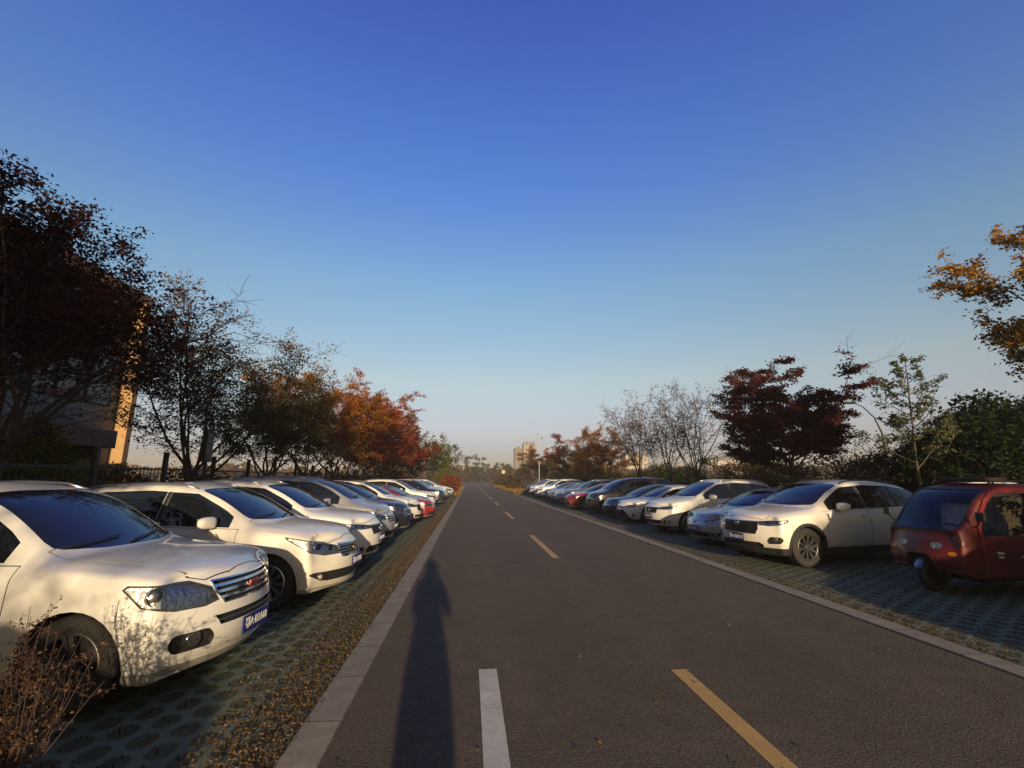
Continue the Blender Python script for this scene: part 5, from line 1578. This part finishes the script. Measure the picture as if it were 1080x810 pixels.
bm = bmesh.new(); add_tube(bm, [(0, 0, 68), (0, 0, 73)], .5, 6); from_bm('apex', bm, yel, cr)
bm = bmesh.new(); add_tube(bm, [(0, 0, 73), (-28, 0, 67.6)], .15, 5); from_bm('tie_bar', bm, yel, cr)
M['pale'] = principled('pale_render', (.36, .32, .27), .8, var=.1, vscale=.2)
def low_building(x, y, sx_, sy_, h, label):
    e = empty('far_building', (x, y, 0)); tag(e, label, 'building', None)
    box_obj('wall', (0, 0, h / 2), (sx_, sy_, h), M['pale'], e); box_obj('roof', (0, 0, h + .3), (sx_ + .8, sy_ + .8, .6), M['tower'], e)
    for f in range(max(1, int(h // 3.2))):
        for q in range(max(2, int(sx_ // 4))):
            box_obj('window', (-sx_ / 2 + (q + .5) * sx_ / max(2, int(sx_ // 4)), -sy_ / 2 - .03, 1.8 + f * 3.2), (1.8, .1, 1.5), M['tower_win'], e)
low_building(-2, 340, 14, 10, 10, 'small pale building far off where the road vanishes')
low_building(118, 330, 16, 12, 18, 'pale sunlit building glimpsed between the sparse pinkish and orange trees')
low_building(185, 330, 30, 12, 15, 'pale long building glimpsed behind the bare trees')
# street lamp on the right, white pole and sign at the far verge
lp = empty('street_lamp', (32, 33.5, 0)); tag(lp, 'grey street lamp with one curved arm beside the slim tiered tree', 'street lamp')
bm = bmesh.new(); add_tube(bm, [(0, 0, 0), (0, 0, 3), (-.05, 0, 5.2), (-.5, 0, 6.4), (-1.3, 0, 7.2), (-2.0, 0, 7.5)], [.10, .085, .07, .05, .04, .035], 8); from_bm('pole', bm, M['fence'], lp, True)
bm = bmesh.new(); add_box(bm, (-2.5, 0, 7.52), (1.1, .4, .16), None, .06); from_bm('lamp_head', bm, M['fence'], lp, True)
wp = empty('white_pole', (8.6, 58, 0)); tag(wp, 'thin white pole standing before the small maroon tree', 'pole')
bm = bmesh.new(); add_tube(bm, [(0, 0, 0), (0, 0, 1.8), (0, 0, 3.6)], [.07, .06, .05], 8); from_bm('post', bm, M['pale'], wp)
bm = bmesh.new(); add_lathe(bm, [(.001, 3.6), (.10, 3.6), (.10, 3.68), (.001, 3.70)], 10, 'Z'); from_bm('post_cap', bm, M['pale'], wp)
sg = empty('round_sign', (5.3, 74, 0)); tag(sg, 'small white round sign on a post on the far right verge', 'sign')
bm = bmesh.new(); add_tube(bm, [(0, 0, 0), (0, 0, 2.6)], .04, 6); from_bm('post', bm, M['fence'], sg)
bm = bmesh.new(); add_lathe(bm, [(.001, -.05), (.3, -.05), (.3, -.03), (.001, -.03)], 18, 'Y'); bmesh.ops.translate(bm, vec=(0, 0, 2.75), verts=bm.verts[:]); from_bm('sign_plate', bm, M['pale'], sg)

# ------------------------------------------------------------------ fallen leaves, grass, weeds
LM['litter'] = leaf_mat('fallen_leaf', [(.14, .085, .038), (.17, .105, .046), (.20, .127, .055), (.25, .165, .072)], .1)
def litter(name, P, size):
    P = np.asarray(P)
    V, F = leaves_np(P, size, g, droop=0, flat=3.0, aspect=.6)
    V[:, 2] = np.maximum(V[:, 2], .003)
    o = np_mesh(name, V, F, LM['litter'], None, tone=g.uniform(0, 1, len(P))); tag(o, None, None, None, 'stuff'); return o
n = 34000
yy = 1.0 + g.uniform(0, 1, n) ** 1.9 * 52; xx = -1.13 - np.abs(g.normal(size=n)) * .30
litter('fallen_leaves', np.stack([xx, yy, .006 + g.uniform(0, .012, n)], 1), .024)
n = 9000
yy = 3.0 + g.uniform(0, 1, n) ** 1.7 * 55; xx = 5.05 + np.abs(g.normal(size=n)) * .26
litter('fallen_leaves', np.stack([xx, yy, .006 + g.uniform(0, .012, n)], 1), .024)
n = 700
litter('fallen_leaves', np.stack([np.concatenate([g.uniform(-7, -1.2, n // 2), g.uniform(5, 11, n // 2)]), 1.5 + g.uniform(0, 1, n) ** 1.5 * 40, .006 + g.uniform(0, .012, n)], 1), .06)
n = 420
litter('fallen_leaves', np.stack([g.uniform(-.85, 4.7, n), 2.0 + g.uniform(0, 1, n) ** 1.6 * 40, .006 + g.uniform(0, .008, n)], 1), .038)
def blades(name, P, hgt, mat, lean=.5):
    m = len(P); a = g.uniform(0, 6.28, m); h = hgt * g.uniform(.5, 1.3, m); wd = .004 + .003 * g.uniform(0, 1, m)
    d = np.stack([np.cos(a), np.sin(a), np.zeros(m)], 1); s = np.stack([-np.sin(a), np.cos(a), np.zeros(m)], 1) * wd[:, None]
    up = np.array([0, 0, 1.]); ln = (g.uniform(.1, lean, m) * h)[:, None]
    V = np.stack([P - s, P + s, P + s * .6 + d * ln + up * h[:, None], P - s * .6 + d * ln + up * h[:, None]], 1).reshape(-1, 3)
    o = np_mesh(name, V, np.arange(m * 4).reshape(-1, 4), mat, None, tone=g.uniform(0, 1, m)); tag(o, None, None, None, 'stuff')
LM['grass'] = leaf_mat('short_grass', [(.015, .022, .009), (.026, .034, .013), (.045, .046, .019), (.07, .06, .026)], .3)
def holes(x0, x1, y0, y1, per):
    P = []
    for r in range(int(math.floor(x0 / .2)), int(math.ceil(x1 / .2))):
        par = .5 * ((r + 1000) % 2)
        for c in range(int(math.floor(y0 / .26)), int(math.ceil(y1 / .26))):
            cx, cy = (r + .5) * .2, (c + .5 - par) * .26
            k = g.poisson(per)
            if k: P.append(np.stack([cx + g.normal(size=k) * .032, cy + g.normal(size=k) * .04, np.zeros(k)], 1))
    return np.concatenate(P)
blades('grass', holes(-4.5, -1.2, 2.0, 11, 6), .028, LM['grass'])
blades('grass', holes(5.1, 10, 3.6, 13, 4), .028, LM['grass'])
n = 9000
P = np.stack([g.uniform(4.9, 7.4, n), g.uniform(52, 100, n), np.zeros(n)], 1)
LM['straw'] = leaf_mat('dry_straw', [(.13, .08, .03), (.24, .15, .05), (.32, .21, .08)], .3)
def straw(P, h):
    m = len(P); a = g.uniform(0, 6.28, m); hh = h * g.uniform(.5, 1.3, m)
    s = np.stack([np.cos(a), np.sin(a), np.zeros(m)], 1) * .02; d = np.stack([-np.sin(a), np.cos(a), np.zeros(m)], 1) * (hh * .4)[:, None]; up = np.array([0, 0, 1.])
    V = np.stack([P - s, P + s, P + s * .4 + d + up * hh[:, None], P - s * .4 + d + up * hh[:, None]], 1).reshape(-1, 3)
    o = np_mesh('dry_grass', V, np.arange(m * 4).reshape(-1, 4), LM['straw'], None, tone=g.uniform(0, 1, m)); tag(o, None, None, None, 'stuff')
straw(P, .35)
n = 5000; straw(np.stack([g.uniform(-3.5, -1.0, n), g.uniform(49, 90, n), np.zeros(n)], 1), .3)

def weed(loc, h, n, label, seed, fan=.5):
    g2 = np.random.default_rng(seed); br = []; tw = []
    for k in range(n):
        a = g2.uniform(0, 6.28); d = (math.cos(a) * fan * g2.uniform(.2, 1), math.sin(a) * fan * g2.uniform(.2, 1), 1)
        P = grow(g2, (g2.normal() * .03, g2.normal() * .03, 0), d, h * g2.uniform(.6, 1.05), .0035, .0014, 8, .06, -.01, br, 4)
        for s in range(7):
            i = g2.integers(3, 8); tw.append(grow(g2, P[i], g2.normal(size=3) * .7 + np.array([0, 0, .8]), h * g2.uniform(.08, .2), .0016, .0008, 3, .2, 0, br, 3))
    e = empty('dry_weed', loc); tag(e, label, 'plant', 'dry weeds at the edge of the left bay')
    V, F = tubes_np(br); np_mesh('stems', V, F, principled('weed_stem', (.055, .034, .03), .8), e)
    C = scatter_on_twigs(g2, tw, 1100 * n // 16, .009, 1, .5); V, F = leaves_np(C, .019, g2)
    np_mesh('seed_heads', V, F, leaf_mat('weed_seed', [(.045, .026, .024), (.075, .042, .03), (.10, .055, .035), (.30, .17, .07)], .3), e, tone=g2.uniform(0, 1, len(C)))
weed((-2.3, 2.9, 0), 1.0, 46, 'tall dry brown weed in front of the nearest white crossover wheel', 5, .45)
weed((-2.1, 2.98, 0), .22, 12, 'short dry weed with orange seed heads at the bottom left corner', 6, .6)

# ------------------------------------------------------------------ the person who casts the long shadow on the road
def person(loc):
    J = {}; E = []; rad = {}
    def j(n, p, r, par=None):
        J[n] = p; rad[n] = r
        if par: E.append((par, n))
    j('pelvis', (0, 0, .95), .18); j('waist', (0, 0, 1.10), .165, 'pelvis'); j('chest', (0, .01, 1.30), .16, 'waist'); j('neck0', (0, 0, 1.45), .085, 'chest'); j('neck', (0, .01, 1.52), .058, 'neck0')
    j('jaw', (0, .035, 1.59), .075, 'neck'); j('head', (0, .025, 1.66), .092, 'jaw'); j('crown', (0, .01, 1.73), .072, 'head')
    for s, t in ((1, 'r'), (-1, 'l')):
        j('sh' + t, (s * .17, 0, 1.41), .078, 'chest'); j('el' + t, (s * (.235 if s > 0 else .185), .12, 1.10), .058, 'sh' + t); j('wr' + t, (s * .095, .30, 1.44), .034, 'el' + t); j('palm' + t, (s * .085, .37, 1.57), .034, 'wr' + t)
        j('hip' + t, (s * .095, 0, .86), .135, 'pelvis'); j('kn' + t, (s * .09, .01, .50), .10, 'hip' + t); j('an' + t, (s * .085, -.02, .10), .06, 'kn' + t); j('heel' + t, (s * .085, -.03, .05), .048, 'an' + t); j('toe' + t, (s * .10, .14, .04), .042, 'heel' + t)
        for q in range(4):
            y = .375 + .004 * q; z = 1.585 + .022 * q
            j('f%d%s' % (q, t), (s * .088, .395, z), .0095, 'palm' + t); j('g%d%s' % (q, t), (s * .070, .43, z + .006), .009, 'f%d%s' % (q, t)); j('h%d%s' % (q, t), (s * .050, .425, z + .012), .008, 'g%d%s' % (q, t))
        j('t' + t, (s * .062, .355, 1.62), .011, 'palm' + t); j('u' + t, (s * .045, .375, 1.65), .009, 't' + t)
    ks = list(J); ix = {k: i for i, k in enumerate(ks)}
    me = bpy.data.meshes.new('person'); me.from_pydata([J[k] for k in ks], [(ix[a], ix[b]) for a, b in E], [])
    o = bpy.data.objects.new('person', me); col.objects.link(o)
    md = o.modifiers.new('skin', 'SKIN'); md.use_smooth_shade = True
    sv = me.skin_vertices[0].data
    for k in ks: sv[ix[k]].radius = (rad[k], rad[k] * (.8 if k in ('chest', 'waist', 'pelvis') else 1)); sv[ix[k]].use_root = (k == 'pelvis')
    o.modifiers.new('sub', 'SUBSURF').render_levels = 2; o.modifiers['sub'].levels = 2
    dg = bpy.context.evaluated_depsgraph_get(); dg.update()
    me2 = bpy.data.meshes.new_from_object(o.evaluated_get(dg)); bpy.data.objects.remove(o)
    cloth = principled('dark_jacket', (.03, .032, .04), .85, bump=.3, bscale=60); skin = principled('skin', (.42, .26, .19), .5)
    trousers = principled('dark_trousers', (.025, .026, .032), .85)
    me2.materials.append(cloth); me2.materials.append(trousers); me2.materials.append(skin)
    for f in me2.polygons:
        c = f.center
        f.material_index = 2 if (c.z > 1.53 or (c.y > .34 and c.z > 1.5)) else (1 if c.z < .92 else 0); f.use_smooth = True
    r = mesh_obj('person', me2); r.location = loc
    # hair, ears, nose, shoes
    bm = bmesh.new(); bmesh.ops.create_icosphere(bm, subdivisions=3, radius=1)
    for v in list(bm.verts):
        v.co = Vector((v.co.x * .098, v.co.y * .108, v.co.z * .10)) + Vector((0, .005, 1.70))
    bmesh.ops.delete(bm, geom=[f for f in bm.faces if f.calc_center_median().y > .055 and f.calc_center_median().z < 1.72 or f.calc_center_median().z < 1.635], context='FACES')
    from_bm('hair', bm, principled('black_hair', (.012, .011, .010), .6), r, True)
    for s in (1, -1):
        bm = bmesh.new(); bmesh.ops.create_icosphere(bm, subdivisions=2, radius=1, matrix=Matrix.Translation((s * .095, .02, 1.645)) @ Matrix.Diagonal((.012, .022, .034, 1))); from_bm('ear', bm, skin, r, True)
        bm = bmesh.new(); bmesh.ops.create_icosphere(bm, subdivisions=2, radius=1, matrix=Matrix.Translation((s * .034, .108, 1.665)) @ Matrix.Diagonal((.014, .010, .008, 1))); from_bm('eye', bm, M['white_ink'], r, True)
        bm = bmesh.new(); add_box(bm, (s * .095, .05, .045), (.105, .29, .085), None, .03); from_bm('shoe', bm, M['trim'], r, True)
    bm = bmesh.new(); bmesh.ops.create_icosphere(bm, subdivisions=2, radius=1, matrix=Matrix.Translation((0, .125, 1.63)) @ Matrix.Diagonal((.014, .02, .026, 1))); from_bm('nose', bm, skin, r, True)
    bm = bmesh.new(); bmesh.ops.create_icosphere(bm, subdivisions=2, radius=1, matrix=Matrix.Translation((0, .112, 1.585)) @ Matrix.Diagonal((.026, .008, .008, 1))); from_bm('mouth', bm, principled('lips', (.3, .12, .1), .5), r, True)
    tag(r, 'person in dark jacket holding up a phone, casting the long shadow on the road', 'person')
    return r
person((.03, -.50, 0))
ph = empty('phone', (.03, -.055, 1.64)); tag(ph, 'black phone held up by the person who casts the shadow', 'phone')
box_obj('case', (0, 0, 0), (.155, .008, .075), M['trim'], ph, .003); box_obj('screen', (0, -.0045, 0), (.145, .001, .068), M['glass'], ph)

# ------------------------------------------------------------------ thin autumn haze over the whole place
m = bpy.data.materials.new('haze'); m.use_nodes = True; nt = m.node_tree; nt.nodes.clear()
out = nt.nodes.new('ShaderNodeOutputMaterial'); pv = nt.nodes.new('ShaderNodeVolumePrincipled')
pv.inputs['Color'].default_value = (.80, .78, .78, 1); pv.inputs['Density'].default_value = HAZE
nt.links.new(pv.outputs[0], out.inputs['Volume'])
o = box_obj('haze', (0, 400, 19.5), (1410, 1210, 41.2), m); o['kind'] = 'stuff'
